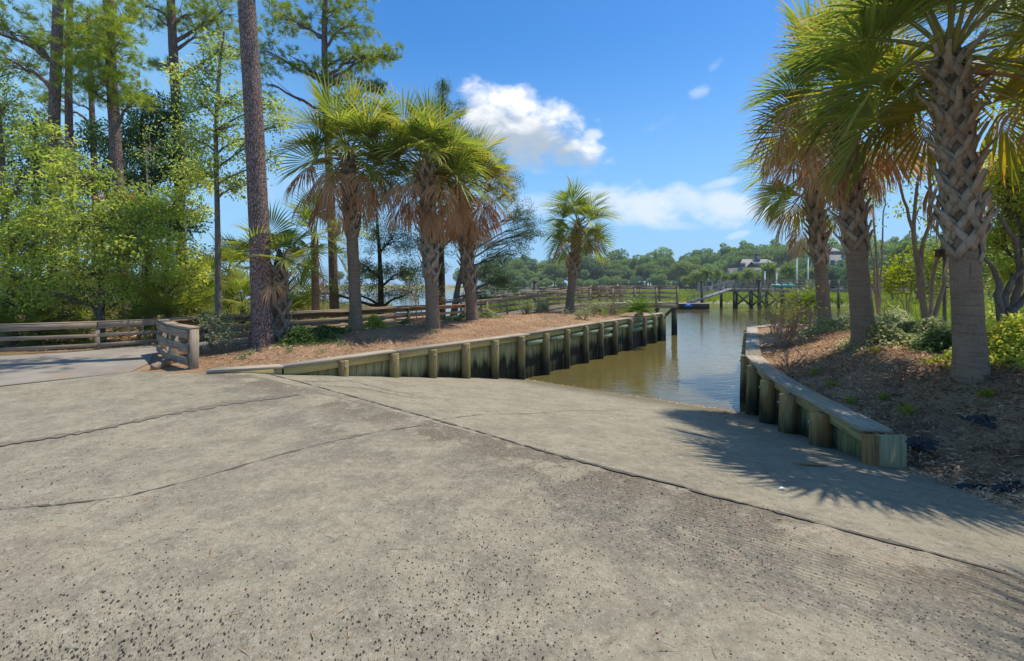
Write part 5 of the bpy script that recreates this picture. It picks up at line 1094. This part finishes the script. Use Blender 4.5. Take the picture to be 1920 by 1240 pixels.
for q, (u, Y, n, h_, lab, lf) in enumerate([(1012, 19.6, 9, .5, 'low grey twiggy bush left of the lone palm', 8), (985, 19.0, 10, .55, 'grey green bush at the foot of the boardwalk ramp', 10), (1110, 19.2, 12, .75, 'sparse bush between the lone palm and the sago palm', 5), (1150, 19.6, 10, .85, 'twiggy bush immediately left of the sago palm', 3), (1058, 18.2, 5, .45, 'small dry sprig in the mulch right under the lone palm', 1), (1092, 17.8, 7, .5, 'low grassy bush in the mulch near the bulkhead', 6), (1020, 16.6, 4, .3, 'tiny dry sprig in open mulch near the bulkhead cap', 0)]):
    bare_shrub('bush', gz(u, Y), n, h_, .6, lab, 70 + q, 'bark_tan', .010, 'leaf_grey' if lf else None, lf, 'bush')
def mound(name, p, rx, ry, h, n, label, leaf, seed, L=.07, W=.035, cat='ground cover', stuff=False):
    rng = RS(seed); p = np.asarray(p, float); root = empty(name, p, label, cat)
    q = rng.randn(n, 2) * .45; q = q[np.linalg.norm(q, axis=1) < 1.15]; rr = np.linalg.norm(q, axis=1)
    x = p[0] + q[:, 0] * rx; y = p[1] + q[:, 1] * ry; PP = np.column_stack([x, y]); zl = (h_right(PP) if p[0] > 4 else h_left(PP))
    lump = .7 + .5 * np.sin(x * 5.1 + seed) * np.sin(y * 4.3)
    z = zl + h * np.clip(1.1 - rr * rr, 0.05, 1) * (rng.rand(len(q)) ** .5) * lump
    f = MB(); f.leaves(np.column_stack([x, y, z]), L, W, rng, .8, None, 1.0); f.build('foliage', M[leaf], root)
    b = MB(); idx = rng.permutation(len(q))[:60]
    for i in idx: b.tube([(p[0] + q[i, 0] * rx * .6, p[1] + q[i, 1] * ry * .6, zl[i] - .03), (x[i], y[i], z[i])], [.007, .003], 3)
    b.build('stems', M['bark'], root); return root
for q, (u, Y, rx, ry, h_, n, lab, lm) in enumerate([
    (575, 10.9, .75, .55, .35, 3600, 'dark green ground cover in the bed right of the booted palm', 'leaf_dark'), (620, 12.2, .6, .4, .28, 2000, 'dark green ground cover left of the nearest palm', 'leaf_dark'),
    (706, 13.5, .42, .3, .34, 1300, 'small leafy bush just right of the nearest palm', 'leaf_bright'), (752, 15.0, .4, .3, .35, 900, 'grey green tuft by the fence between two palms', 'leaf_grey'), (850, 15.8, .7, .4, .35, 1500, 'grey green bush between the second and third palms', 'leaf_grey'), (918, 16.6, .5, .35, .4, 1200, 'grey green bush right of the leaning palm', 'leaf_grey'),
    (1700, 8.6, 1.1, .8, .55, 7000, 'sprawling grey green mound of leaves between the two nearest right palms', 'leaf_grey'), (1770, 7.6, .5, .4, .35, 1800, 'dark leafy clump beside the biggest palm trunk', 'leaf_dark'),
    (1905, 6.3, .8, .7, .55, 5000, 'leafy green clump right of the biggest palm at the frame edge', 'leaf_bright'), (1580, 11.8, .9, .7, .45, 3000, 'grey green clump between the far palm and the leaning palm', 'leaf_grey'), (1650, 12.8, 1.3, 1.0, .7, 5000, 'loose grey green bush behind the leaning palm', 'leaf_grey')]):
    mound('ground_cover', gz(u, Y), rx, ry, h_, n, lab, lm, 90 + q)
# right bank small trees
MS = dict(bark='bark_tan', per=14, tips=46, tip_r=.28, twig=.01, wob=.14, base_flare=.1)
def multi(name, u, Y, stems, blobs, label, leaf, seed, r=.05, **kw):
    """several stems from one base"""
    p = gz(u, Y); rng = RS(seed); a = dict(MS); a.update(kw)
    root = tree(name, [p] + [at(uu, vv, Y) for uu, vv in stems[0]], (r, r * .3), blobs, label, leaf=leaf, seed=seed, **a)
    for st in stems[1:]:
        pts = np.array([p - (0, 0, .1)] + [at(uu, vv, Y + rng.randn() * .15) for uu, vv in st]); t = np.linspace(0, 1, len(pts)); ti = np.linspace(0, 1, 14); c = np.stack([np.interp(ti, t, pts[:, k]) for k in range(3)], 1)
        c[1:-1] = .25 * c[:-2] + .5 * c[1:-1] + .25 * c[2:]; c[1:-1] += rng.randn(12, 3) * .012
        b = MB(); b.tube(c, np.linspace(r * .85, r * .25, 14), 8); b.build('stem', M[a['bark']], root, True)
    return root
multi('small_tree', 1742, 8.9, [[(1722, 520), (1712, 430), (1720, 340), (1742, 270)], [(1745, 520), (1768, 470), (1775, 400), (1790, 330)], [(1728, 500), (1708, 420), (1690, 360), (1672, 300)], [(1765, 540), (1778, 480), (1776, 440)], [(1722, 480), (1745, 420), (1742, 340), (1735, 290)]],
      B([(1700, 300, 9.2, 40, 40, .3), (1740, 320, 9.2, 40, 50, .35), (1680, 250, 9.3, 40, 35, .35), (1720, 400, 9.2, 40, 35, .2), (1655, 290, 9.4, 30, 30, .25)], 'leaf_light'), 'bare pinkish multi stemmed small tree just left of the biggest palm', 'leaf_light', 101, .052, L=.085, W=.045)
multi('small_tree', 1648, 14.5, [[(1645, 500), (1640, 440), (1636, 380), (1645, 320)], [(1652, 500), (1655, 420), (1660, 350)], [(1640, 510), (1632, 460), (1622, 400)]], B([(1640, 350, 14.5, 30, 40, .4), (1665, 300, 14.5, 35, 35, .4), (1620, 430, 14.5, 20, 30, .2)], 'leaf_light'), 'thin bare stemmed tree between the leaning palm and the pinkish small tree', 'leaf_light', 102, .045, L=.09, W=.05)
multi('small_tree', 1885, 6.9, [[(1890, 600), (1882, 560), (1900, 520), (1925, 500)], [(1880, 600), (1868, 550), (1872, 520), (1850, 490), (1835, 475)], [(1905, 560), (1915, 520), (1905, 450), (1880, 420), (1862, 390)], [(1890, 590), (1925, 560), (1950, 450), (1940, 300)]],
      B([(1890, 330, 7.2, 45, 50, 1.2), (1915, 400, 7.2, 40, 50, 1.1), (1870, 450, 7.4, 25, 40, .5), (1930, 300, 7.2, 60, 60, 1.2), (1900, 510, 7.4, 30, 35, .5), (1960, 420, 7, 60, 80, 1.0), (1945, 180, 7.2, 60, 60, .7)], 'leaf_bright'), 'gnarled small tree with green crown at the right edge of the photo', 'leaf_bright', 103, .07, L=.075, W=.036, per=26, tips=60, bark='bark')
multi('large_shrub', 1700, 15.5, [[(1700, 560), (1690, 530)], [(1705, 560), (1720, 520)], [(1695, 570), (1670, 530)]], B([(1690, 530, 15.5, 45, 25, .9), (1720, 500, 15.5, 40, 30, .9), (1665, 520, 15.5, 30, 25, .6), (1740, 480, 15.5, 40, 30, .7), (1750, 540, 15, 40, 30, .7)], 'leaf_yellow'), 'glowing yellow green shrub in front of the marsh on the right', 'leaf_yellow', 104, .03, L=.1, W=.06, per=16)
multi('large_shrub', 1880, 11.5, [[(1880, 560), (1875, 520)], [(1890, 560), (1905, 510)]], B([(1880, 540, 11.5, 40, 35, .8), (1900, 500, 11.5, 40, 40, .8), (1870, 470, 11.8, 30, 30, .5), (1910, 590, 11, 30, 30, .6), (1860, 590, 11, 25, 25, .4)], 'leaf_light'), 'pale green shrub behind the gnarled tree and the biggest palm', 'leaf_light', 105, .03, L=.085, W=.045, per=18)
tree('broadleaf_tree', [gz(2080, 8.5), at(2060, 300, 8.5), at(2020, 100, 8.5), at(2000, -60, 8.5)], (.15, .06), B([(1890, 30, 8.5, 50, 45, .9), (1905, 110, 8.8, 40, 30, .5), (1960, 20, 8.5, 70, 60, 1), (2000, 120, 8.5, 70, 60, 1), (2040, -80, 8.5, 120, 80, 1)], 'leaf_grey'), 'grey green leafy tree reaching in at the top right corner', leaf='leaf_grey', L=.085, W=.035, per=24, tips=60, tip_r=.28, seed=106)
# small box on a post beside the biggest palm
p = at(1771, 620, 9.0); zt = at(0, 482, 9.0)[2]; root = empty('post_box', (p[0], p[1], land_z(p[0], p[1])), 'small brown box on a thin post beside the biggest palm trunk', 'box')
b = MB(); b.tube([(p[0], p[1], land_z(p[0], p[1]) - .2), (p[0], p[1], zt)], [.03, .028], 8); b.build('post', M['bark'], root)
b = MB(); b.beam((p[0] - .12, p[1], zt + .06), (p[0] + .12, p[1], zt + .06), .16, .12); b.beam((p[0] - .14, p[1], zt + .14), (p[0] + .14, p[1], zt + .14), .2, .03); b.build('body', M['box'], root)
# ------------------------------------------------------------------ far shore: woods, palms, houses
def far_tree_mesh(kind, seed):
    rng = RS(seed); b = MB(); f = MB()
    if kind == 'round': H = 11.0; cl = [(rng.randn() * 1.9, rng.randn() * 1.9, 4.0 + 5.8 * rng.rand(), 1.5 + 1.1 * rng.rand()) for _ in range(15)]
    elif kind == 'pine': H = 15.0; cl = [(rng.randn() * 1.2, rng.randn() * 1.2, 9.5 + 5.5 * rng.rand(), .8 + .8 * rng.rand()) for _ in range(13)]
    else: H = 6.0; cl = [(rng.randn() * 2.2, rng.randn() * 2.0, .8 + 3.6 * rng.rand(), 1.2 + .8 * rng.rand()) for _ in range(13)]
    b.tube([(0, 0, -.5), (.1, 0, H * .4), (0, .1, H * .9)], [.3, .22, .08], 7)
    for x, y, z, r in cl:
        b.tube([(0, 0, max(z - r - 1.2, .6)), (x * .8, y * .8, z)], [.1, .04], 4)
        n = int(150 * r); d = nrm(rng.randn(n, 3)); C = np.array((x, y, z)) + d * r * np.array((1, 1, .72)) * (.55 + .45 * rng.rand(n, 1) ** .5)
        f.leaves(C, .55, .36, rng, .6, d, .8, np.clip(rng.rand() * .6 + rng.rand(n) * .5, 0, 1))
    nb = sum(len(q) for q in b.F); b.add(np.concatenate(f.V), np.concatenate(f.F), None, np.concatenate(f.var), np.concatenate(f.al))
    me = b.mesh('far_tree'); idx = np.ones(len(me.polygons), dtype=np.int32); idx[:nb] = 0; me.materials.append(M['bark_dark']); me.materials.append(M['far']); me.polygons.foreach_set('material_index', idx); return me
KINDS = {'round': ('broadleaf_tree', 'round crowned broadleaf tree in the wood on the far shore'), 'pine': ('pine_tree', 'tall flat topped pine standing out of the wood on the far shore'), 'low': ('shrub', 'low rounded shrub at the foot of the far shore wood')}
FM = {}
for kd in KINDS:
    for q in range(3):
        me = far_tree_mesh(kd, 500 + q + 10 * len(kd)); FM[(kd, q, 'far')] = me
        for v_ in ('far_light', 'far_dark'):
            m2 = me.copy(); m2.materials[1] = M[v_]; FM[(kd, q, v_)] = m2
def far_put(kd, u, Y, s, rng, tone=None, z=None):
    q = rng.randint(3); tn = tone or rng.choice(['far', 'far', 'far_light', 'far_dark']); x = (u - 960) / F * Y
    zb = z if z is not None else max(float(h_far(np.array([[x, Y]]))[0]), .2)
    o = bpy.data.objects.new(KINDS[kd][0], FM[(kd, q, tn)]); COL.objects.link(o); o.location = (x, Y, zb - .1); o.rotation_euler = (0, 0, rng.rand() * 6.28); o.scale = (s * (.9 + .25 * rng.rand()), s * (.9 + .25 * rng.rand()), s)
    tag(o, KINDS[kd][1], 'tree' if kd != 'low' else 'shrub', {'round': 'broadleaf trees of the far shore wood', 'pine': 'pines of the far shore wood', 'low': 'shrubs along the far shore'}[kd])
rng = RS(77)
def shoreY(u):
    return np.interp(u, [400, 700, 960, 1130, 1290, 1360, 1480, 1600, 1750, 1950], [330, 260, 208, 206, 192, 182, 165, 150, 140, 132])
def topv(u): return np.interp(u, [500, 700, 960, 1000, 1040, 1090, 1130, 1180, 1260, 1330, 1375, 1450, 1540, 1600, 1700, 1800, 1930], [500, 495, 482, 478, 478, 462, 470, 468, 472, 468, 456, 450, 444, 440, 444, 434, 425])
for row, (dY, cnt) in enumerate([(6, 56), (20, 50), (36, 40), (55, 44)]):
    for i in range(cnt):
        u = 905 + (1960 - 905) * (i + rng.rand()) / cnt; Y = shoreY(u) + dY + rng.rand() * 8
        if row == 0 and 1372 < u < 1485: continue
        want = (HV - topv(u)) / F * Y + 1.0 + rng.randn() * .9; want *= [.62, .88, 1.0, .6][row] if rng.rand() < .75 else .8
        kd = 'pine' if (row == 2 and rng.rand() < .45) else 'round'; s = want / {'round': 11.5, 'pine': 15.3}[kd]; far_put(kd, u, Y, max(s, .35), rng)
for i in range(46):
    u = 930 + 1000 * (i + rng.rand()) / 46; Y = shoreY(u) + 1 + rng.rand() * 3
    if 1395 < u < 1470: continue
    far_put('low', u, Y, .55 + .5 * rng.rand(), rng)
for i in range(22):                                       # beyond the left river, seen between trunks
    u = -100 + 1020 * (i + rng.rand()) / 22; Y = np.interp(u, [-100, 900], [400, 225]) + 14; far_put('round', u, Y, .8 + .3 * rng.rand(), rng)
for u, s in ((1392, .5), (1404, .46), (1416, .52), (1427, .44), (1440, .5), (1452, .46), (1464, .52)): far_put('round', u, 144 - s, s, rng, None, .2)
# nearer clump of trees on the right bank of the marsh
for u, Y, s, kd in ((1640, 96, .62, 'round'), (1668, 92, .66, 'round'), (1690, 88, .7, 'pine'), (1716, 90, .60, 'round'), (1740, 86, .66, 'round'), (1600, 100, .6, 'round'), (1775, 84, .7, 'round'), (1855, 80, .6, 'round'), (1900, 76, .66, 'round'), (1880, 78, .6, 'pine'), (1542, 113, .72, 'round'), (1562, 110, .6, 'round'), (1584, 112, .74, 'round')): far_put(kd, u, Y, s, rng, 'far_dark' if kd == 'round' and u < 1700 else 'far', -.7)
# sabal palms on the far bank, small enough that one mesh shows all there is
def far_palm_mesh(seed):
    rng = RS(seed); b = MB(); b.tube([(0, 0, -.6), (0.05, 0, 2.2), (0, 0, 4.4)], [.22, .18, .2], 7); f = MB(); n = 420; d = nrm(rng.randn(n, 3) + (0, 0, .25)); f.leaves(np.array((0, 0, 4.7)) + d * .5 * rng.rand(n, 1), 1.7, .22, rng, .3, d - np.array((0, 0, .2)), .15)
    nb = sum(len(q) for q in b.F); b.add(np.concatenate(f.V), np.concatenate(f.F), None, np.concatenate(f.var), np.concatenate(f.al)); me = b.mesh('far_palm'); me.materials.append(M['bark']); me.materials.append(M['far_light']); idx = np.ones(len(me.polygons), dtype=np.int32); idx[:nb] = 0; me.polygons.foreach_set('material_index', idx); return me
fp = [far_palm_mesh(s) for s in (1, 2, 3)]
for i, (u, Y, s) in enumerate([(1298, 128, .82), (1306, 124, .9), (1326, 122, 1.05), (1343, 126, 1.0), (1362, 122, .8), (1378, 118, .85), (1398, 120, .8), (1404, 112, .95), (1442, 108, 1.15), (1478, 104, 1.1), (1488, 106, .9), (1286, 132, .7), (1318, 130, .75), (1520, 100, .9)]):
    o = bpy.data.objects.new('palm_tree', fp[i % 3]); COL.objects.link(o); x = (u - 960) / F * Y; o.location = (x, Y, -.5); o.rotation_euler = (0, 0, i * 1.7); o.scale = (s, s, s); tag(o, 'small palm in the row on the far bank near the pale houses', 'palm', 'palms on the far bank')
def house(name, u0, u1, v_ridge, v_eave, v_base, Y, label, chim=None, hip=True, nwin=4):
    x0 = at(u0, 0, Y)[0]; x1 = at(u1, 0, Y)[0]; zr = at(0, v_ridge, Y)[2]; ze = at(0, v_eave, Y)[2]; z0 = min(at(0, v_base, Y)[2], .5) - 1.2; D = (x1 - x0) * .6
    root = empty(name, ((x0 + x1) / 2, Y, z0), label, 'house')
    b = MB(); b.add([(x0, Y, z0), (x1, Y, z0), (x1, Y + D, z0), (x0, Y + D, z0), (x0, Y, ze), (x1, Y, ze), (x1, Y + D, ze), (x0, Y + D, ze)], [(0, 1, 5, 4), (1, 2, 6, 5), (2, 3, 7, 6), (3, 0, 4, 7), (4, 5, 6, 7)]); b.build('wall', M['wall_paint'], root)
    o_ = .6; h = (x1 - x0) * (.22 if hip else 0); b = MB()
    b.add([(x0 - o_, Y - o_, ze + .02), (x1 + o_, Y - o_, ze + .02), (x1 + o_, Y + D + o_, ze + .02), (x0 - o_, Y + D + o_, ze + .02), (x0 - (0 if hip else o_) + h, Y + D / 2, zr), (x1 + (0 if hip else o_) - h, Y + D / 2, zr)], [(0, 1, 5, 4), (2, 3, 4, 5), (1, 2, 5, 5), (3, 0, 4, 4), (3, 2, 1, 0)])
    # cross gable towards the water
    gx = x0 + (x1 - x0) * .24; gw = (x1 - x0) * .13; gz_ = ze + (zr - ze) * .66
    rf = b.build('roof', M['roof'], root)
    b = MB(); b.add([(gx - gw, Y - 1.0, ze), (gx + gw, Y - 1.0, ze), (gx, Y - 1.0, gz_), (gx - gw, Y + D * .4, ze), (gx + gw, Y + D * .4, ze), (gx, Y + D * .4, gz_)], [(0, 2, 5, 3), (2, 1, 4, 5), (0, 1, 2, 2)]); b.build('gable', M['roof'], rf)
    for k in range(nwin):
        wx = x0 + (x1 - x0) * (k + .5) / nwin; hh = (ze - z0)
        for lv in (.42, .78) if hh > 5 else (.6,):
            zc = z0 + hh * lv; b = MB(); b.beam((wx - .8, Y - .05, zc), (wx + .8, Y - .05, zc), .12, 1.7); wn = b.build('window', M['white'], root)
            b = MB(); b.beam((wx - .66, Y - .10, zc), (wx + .66, Y - .10, zc), .06, 1.45); b.build('pane', M['glass'], wn)
    if chim:
        cx = at(chim, 0, Y)[0]; b = MB(); b.beam((cx, Y + D * .42, ze), (cx, Y + D * .42, zr + 1.4), 1.5, 1.3, up=(0, 1, 0)); b.beam((cx, Y + D * .42, zr + 1.42), (cx, Y + D * .42, zr + 1.75), 1.8, 1.6, up=(0, 1, 0)); b.build('chimney', M['chimney'], rf)
house('house', 1386, 1470, 485, 502, 522, 150, 'large grey roofed house with a dark chimney in the far wood', 1431, True, 6)
house('house', 1538, 1584, 464, 478, 515, 128, 'pale roofed house half hidden behind the right palm trunks', None, True, 3)
house('cottage', 1314, 1336, 518, 522, 533, 136, 'small white cottage behind the far palms, left of two', None, False, 2)
house('cottage', 1346, 1358, 517, 521, 533, 138, 'small white cottage behind the far palms, right of two', None, False, 1)
# ------------------------------------------------------------------ small loose things
rng = RS(9)
def ico(n, seed):
    r = RS(seed); t = (1 + 5 ** .5) / 2
    return
def pebbles(n, seed):
    r = RS(seed); pts = []
    while len(pts) < n:
        u = r.rand() * 1960 - 20; v = 700 + 545 * r.rand() ** .8; p = atz(u, v, 0.0)[:2]; d = ramp_d(*p)
        if d > 0.1:
            z = 0.0
            for _ in range(30): q = atz(u, v, z); z = .5 * z + .5 * float(ramp_z(q[0], q[1]))
            p = q[:2]; d = ramp_d(*p)
            if d > 6 or r.rand() < .7 or p[0] > 4.2: continue
        cl = .5 + .5 * math.sin(p[0] * 2.3 + 1.3 * math.sin(p[1] * 1.7)) * math.sin(p[1] * 1.9 + p[0]); 
        nearband = math.exp(-((d + .75) / .45) ** 2) * (1 if 0 < p[0] < 3 else .3)
        if r.rand() < .12 + .62 * cl ** 2 + .5 * nearband: pts.append((p[0], p[1], float(ramp_z(*p))))
    P_ = np.array(pts); k = len(P_); s = .0018 + .0040 * r.rand(k) ** 4
    ring = np.array([(math.cos(a), math.sin(a)) for a in np.arange(6) / 6 * 6.283]); V = []; 
    V = np.zeros((k, 13, 3)); 
    j1 = 1 + .35 * (r.rand(k, 6) - .5); j2 = 1 + .35 * (r.rand(k, 6) - .5)
    V[:, 0:6, :2] = ring[None] * (s[:, None] * j1)[..., None]; V[:, 6:12, :2] = ring[None] * (s[:, None] * .72 * j2)[..., None]; V[:, 6:12, 2] = (s * .75)[:, None] * j1; V[:, 12, 2] = s * 1.0
    V += P_[:, None, :] - np.array((0, 0, .001)); Fq = []
    for i in range(6): Fq += [(i, (i + 1) % 6, 6 + (i + 1) % 6, 6 + i)]
    for i in range(0, 6, 2): Fq += [(6 + i, 6 + i + 1, 6 + (i + 2) % 6, 12)]
    Fq = (np.array(Fq)[None] + np.arange(k)[:, None, None] * 13).reshape(-1, 4)
    b = MB(); b.add(V.reshape(-1, 3), Fq, None, np.repeat(r.rand(k), 13)); o = b.build('gravel', M['pebble']); tag(o, 'loose dark pebbles scattered over the concrete', 'gravel', None, 'stuff')
pebbles(11000, 5)
def litter(name, n, seed, fn, hf, L, W, mat, label, cat, lift=.012, up=1.5):
    r = RS(seed); P2 = fn(r, n); z = hf(P2) + lift * (.3 + r.rand(len(P2))); d = r.randn(len(P2), 3); d[:, 2] *= .22; b = MB()
    b.leaves(np.column_stack([P2, z]), L, W, r, up, d, .05, None, .3); o = b.build(name, mat); tag(o, label, cat, None, 'stuff')
def in_region(poly, xr, yr):
    def f(r, n):
        out_ = np.zeros((0, 2))
        while len(out_) < n:
            q = np.column_stack([xr[0] + (xr[1] - xr[0]) * r.rand(n), yr[0] + (yr[1] - yr[0]) * r.rand(n)]); q = q[in_poly(q, poly)]; q = q[r.rand(len(q)) < np.clip((5.5 / np.linalg.norm(q, axis=1)) ** 1.2, 0, 1)]; out_ = np.concatenate([out_, q])
        return out_[:n]
    return f
litter('mulch_chips', 34000, 11, in_region(right_poly, (4.3, 10), (2.0, 12)), h_right, .085, .020, M['litter'], 'dry leaves and pine straw covering the right bank', 'mulch', .022)
bedp = np.concatenate([LW_in[1:], ALLN[::-1], [(-6.3, 8.5)]])
litter('mulch_chips', 22000, 12, in_region(bedp, (-8, 6), (8, 22)), h_left, .085, .015, M['litter'], 'brown leaf litter and mulch covering the palm bed', 'mulch', .015)
litter('leaf_litter', 9000, 13, in_region([(-16, 9), (-9.5, 12.4), (-8, 16), (-12, 22), (-22, 20)], (-22, -8), (9, 22)), h_left, .10, .045, M['litter'], 'fallen leaves on the ground of the woods behind the fence', 'leaf litter', .02)
def twigs(r, n):
    q = np.array([atz(u, v, 0.0)[:2] for u, v in zip(r.rand(n) * 1900, 720 + 510 * r.rand(n))]); return q[(ramp_d(q[:, 0], q[:, 1]) < 0.0)]
litter('pine_straw', 130, 14, twigs, lambda q: np.zeros(len(q)), .12, .005, M['litter'], 'single fallen pine needles lying on the concrete', 'pine straw', .006)
def rampbits(r, n):
    q = np.column_stack([1.0 + 3.6 * r.rand(n), 3.0 + 5 * r.rand(n)]); return q[(ramp_d(q[:, 0], q[:, 1]) > 0.1) & (q[:, 0] < 4.1)]
litter('pine_straw', 260, 15, rampbits, lambda q: ramp_z(q[:, 0], q[:, 1]), .07, .006, M['litter'], 'leaf scraps and needles lying on the ramp near its right wall', 'pine straw', .006)
# edge of the mulch spilling on the concrete
def spill(r, n):
    t = r.rand(n); y = 2.6 + 2.7 * t; x = np.interp(y, [2.5, 3.93, 4.6, 5.28], [4.6, 4.42, 4.5, 4.62]) - np.abs(r.randn(n)) * .10 + .05; return np.column_stack([x, y])
litter('mulch_chips', 2500, 16, spill, lambda q: ramp_z(q[:, 0], q[:, 1]), .06, .011, M['litter'], 'mulch spilling over the right edge of the ramp', 'mulch', .015)
def tideline(r, n):
    x = .3 + 5.0 * r.rand(n); d = 6.95 + .12 * r.randn(n) - .25 * r.rand(n) ** 3; y = (d + JD - .6 * x) / .8; return np.column_stack([x, y])
litter('tide_wrack', 700, 17, tideline, lambda q: ramp_z(q[:, 0], q[:, 1]), .09, .012, M['litter'], 'line of reed scraps left by the tide on the ramp', 'tide wrack', .01)
# bark flake, shell
def ramp_pt(u, v):
    z = 0.0
    for _ in range(40): q = atz(u, v, z); z = .5 * z + .5 * float(ramp_z(q[0], q[1]))
    return q
p = ramp_pt(1518, 873); b = MB(); b.ribbon([p + np.array((-.17, .02, .012)), p + np.array((-.05, .0, .02)), p + np.array((.08, -.02, .014)), p + np.array((.17, -.03, .008))], np.tile((0, 0, 1.0), (4, 1)), [.03, .055, .045, .02], [.012] * 4); o = b.build('bark_flake', M['fence_red'], loc=tuple(p)); tag(o, 'rusty brown strip of bark lying on the ramp below the right wall', 'bark')
p = ramp_pt(1466, 919); b = MB(); b.tube([p + np.array((-.035, 0, .006)), p + np.array((0, 0, .012)), p + np.array((.035, 0.01, .006))], [.006, .016, .004], 8, cap=True); o = b.build('shell', M['shell'], loc=tuple(p)); tag(o, 'bleached white shell lying alone on the ramp', 'shell')
for q, (u, Y) in enumerate([(1600, 6.6), (1560, 7.4), (1700, 5.9), (1660, 6.4), (1640, 8.0), (1745, 6.7), (1530, 8.2), (1850, 5.6)]):
    p = gz(u, Y); r = RS(800 + q); b = MB(); n = 26; dd = r.randn(n, 3) * .5 + (0, 0, .8); b.leaves(np.tile(p, (n, 1)) + r.randn(n, 3) * (.03, .03, .0), .11, .022, r, .2, dd, .2); o = b.build('weed', M['leaf_yellow'], loc=tuple(p)); tag(o, 'tiny green weed sprouting from the mulch of the right bank', 'weed', 'weeds in the right mulch')
for q, (u, Y) in enumerate([(545, 9.9), (600, 9.8), (700, 11.4), (640, 10.6), (810, 12.6), (470, 9.7), (450, 9.3)]):
    p = gz(u, Y); r = RS(830 + q); b = MB(); n = 26; dd = r.randn(n, 3) * .5 + (0, 0, .8); b.leaves(np.tile(p, (n, 1)) + r.randn(n, 3) * (.04, .04, .0), .13, .024, r, .2, dd, .2); o = b.build('weed', M['leaf_grey'], loc=tuple(p)); tag(o, 'tiny grey green weed sprouting from the mulch of the left palm bed', 'weed', 'weeds in the left palm bed')
# black erosion netting bunched on the right bank
def netting(u, v, Y, rx, ry, rz, seed, label):
    r = RS(seed); p = at(u, v, Y); z = land_z(p[0], p[1]); n1, n2 = 40, 26; V = []
    for i in range(n1):
        for j in range(n2 + 1):
            a = i / n1 * 6.283; e = j / n2 * 1.57; w_ = 1 + .28 * math.sin(3 * a + seed) * math.cos(2 * e) + .14 * math.sin(9 * a + 5 * e + seed) + .09 * math.sin(17 * a - 9 * e) + .05 * r.randn()
            V.append((p[0] + rx * math.cos(a) * math.cos(e) * w_, p[1] + ry * math.sin(a) * math.cos(e) * w_, z - .04 + rz * .6 * math.sin(e) * w_ * (1 + .2 * math.sin(7 * a))))
    Fq = [(i * (n2 + 1) + j, ((i + 1) % n1) * (n2 + 1) + j, ((i + 1) % n1) * (n2 + 1) + j + 1, i * (n2 + 1) + j + 1) for i in range(n1) for j in range(n2)]
    b = MB(); b.add(V, Fq); o = b.build('netting', M['netting'], smooth=False, loc=(p[0], p[1], z)); tag(o, label, 'netting')
netting(1738, 800, 5.45, .22, .14, .09, 1, 'bunched black netting just behind the end of the right bulkhead cap')
netting(1850, 775, 5.3, .13, .2, .12, 2, 'bunched black netting poking from leaves below the biggest palm')
netting(1835, 888, 4.45, .26, .11, .10, 3, 'long fold of black netting near the right edge of the ramp')
netting(1728, 885, 4.75, .12, .1, .08, 4, 'small black netting wad beside the boxed end of the right bulkhead')
netting(1905, 885, 4.3, .16, .09, .09, 5, 'black netting fold at the right frame edge above the concrete')
b = None

# ------------------------------------------------------------------ thin river haze
hm = bpy.data.materials.new('haze_air'); hm.use_nodes = True; hg = G(hm.node_tree); hg.n.clear()
pv = hg.node('ShaderNodeVolumePrincipled', {'Color': (0.9, 0.94, 0.97), 'Density': 0.00042, 'Anisotropy': 0.3}); ho = hg.node('ShaderNodeOutputMaterial'); hg.l.new(pv.outputs[0], ho.inputs['Volume'])
hb = bpy.data.objects.new('haze', fmesh('haze', [(x, y, z) for z in (-4.0, 27.0) for x, y in ((-905, -75), (905, -75), (905, 895), (-905, 895))], [(3, 2, 1, 0), (4, 5, 6, 7), (0, 1, 5, 4), (1, 2, 6, 5), (2, 3, 7, 6), (3, 0, 4, 7)])); COL.objects.link(hb); hb.data.materials.append(hm); tag(hb, 'thin pale haze over the river', 'haze', None, 'stuff')
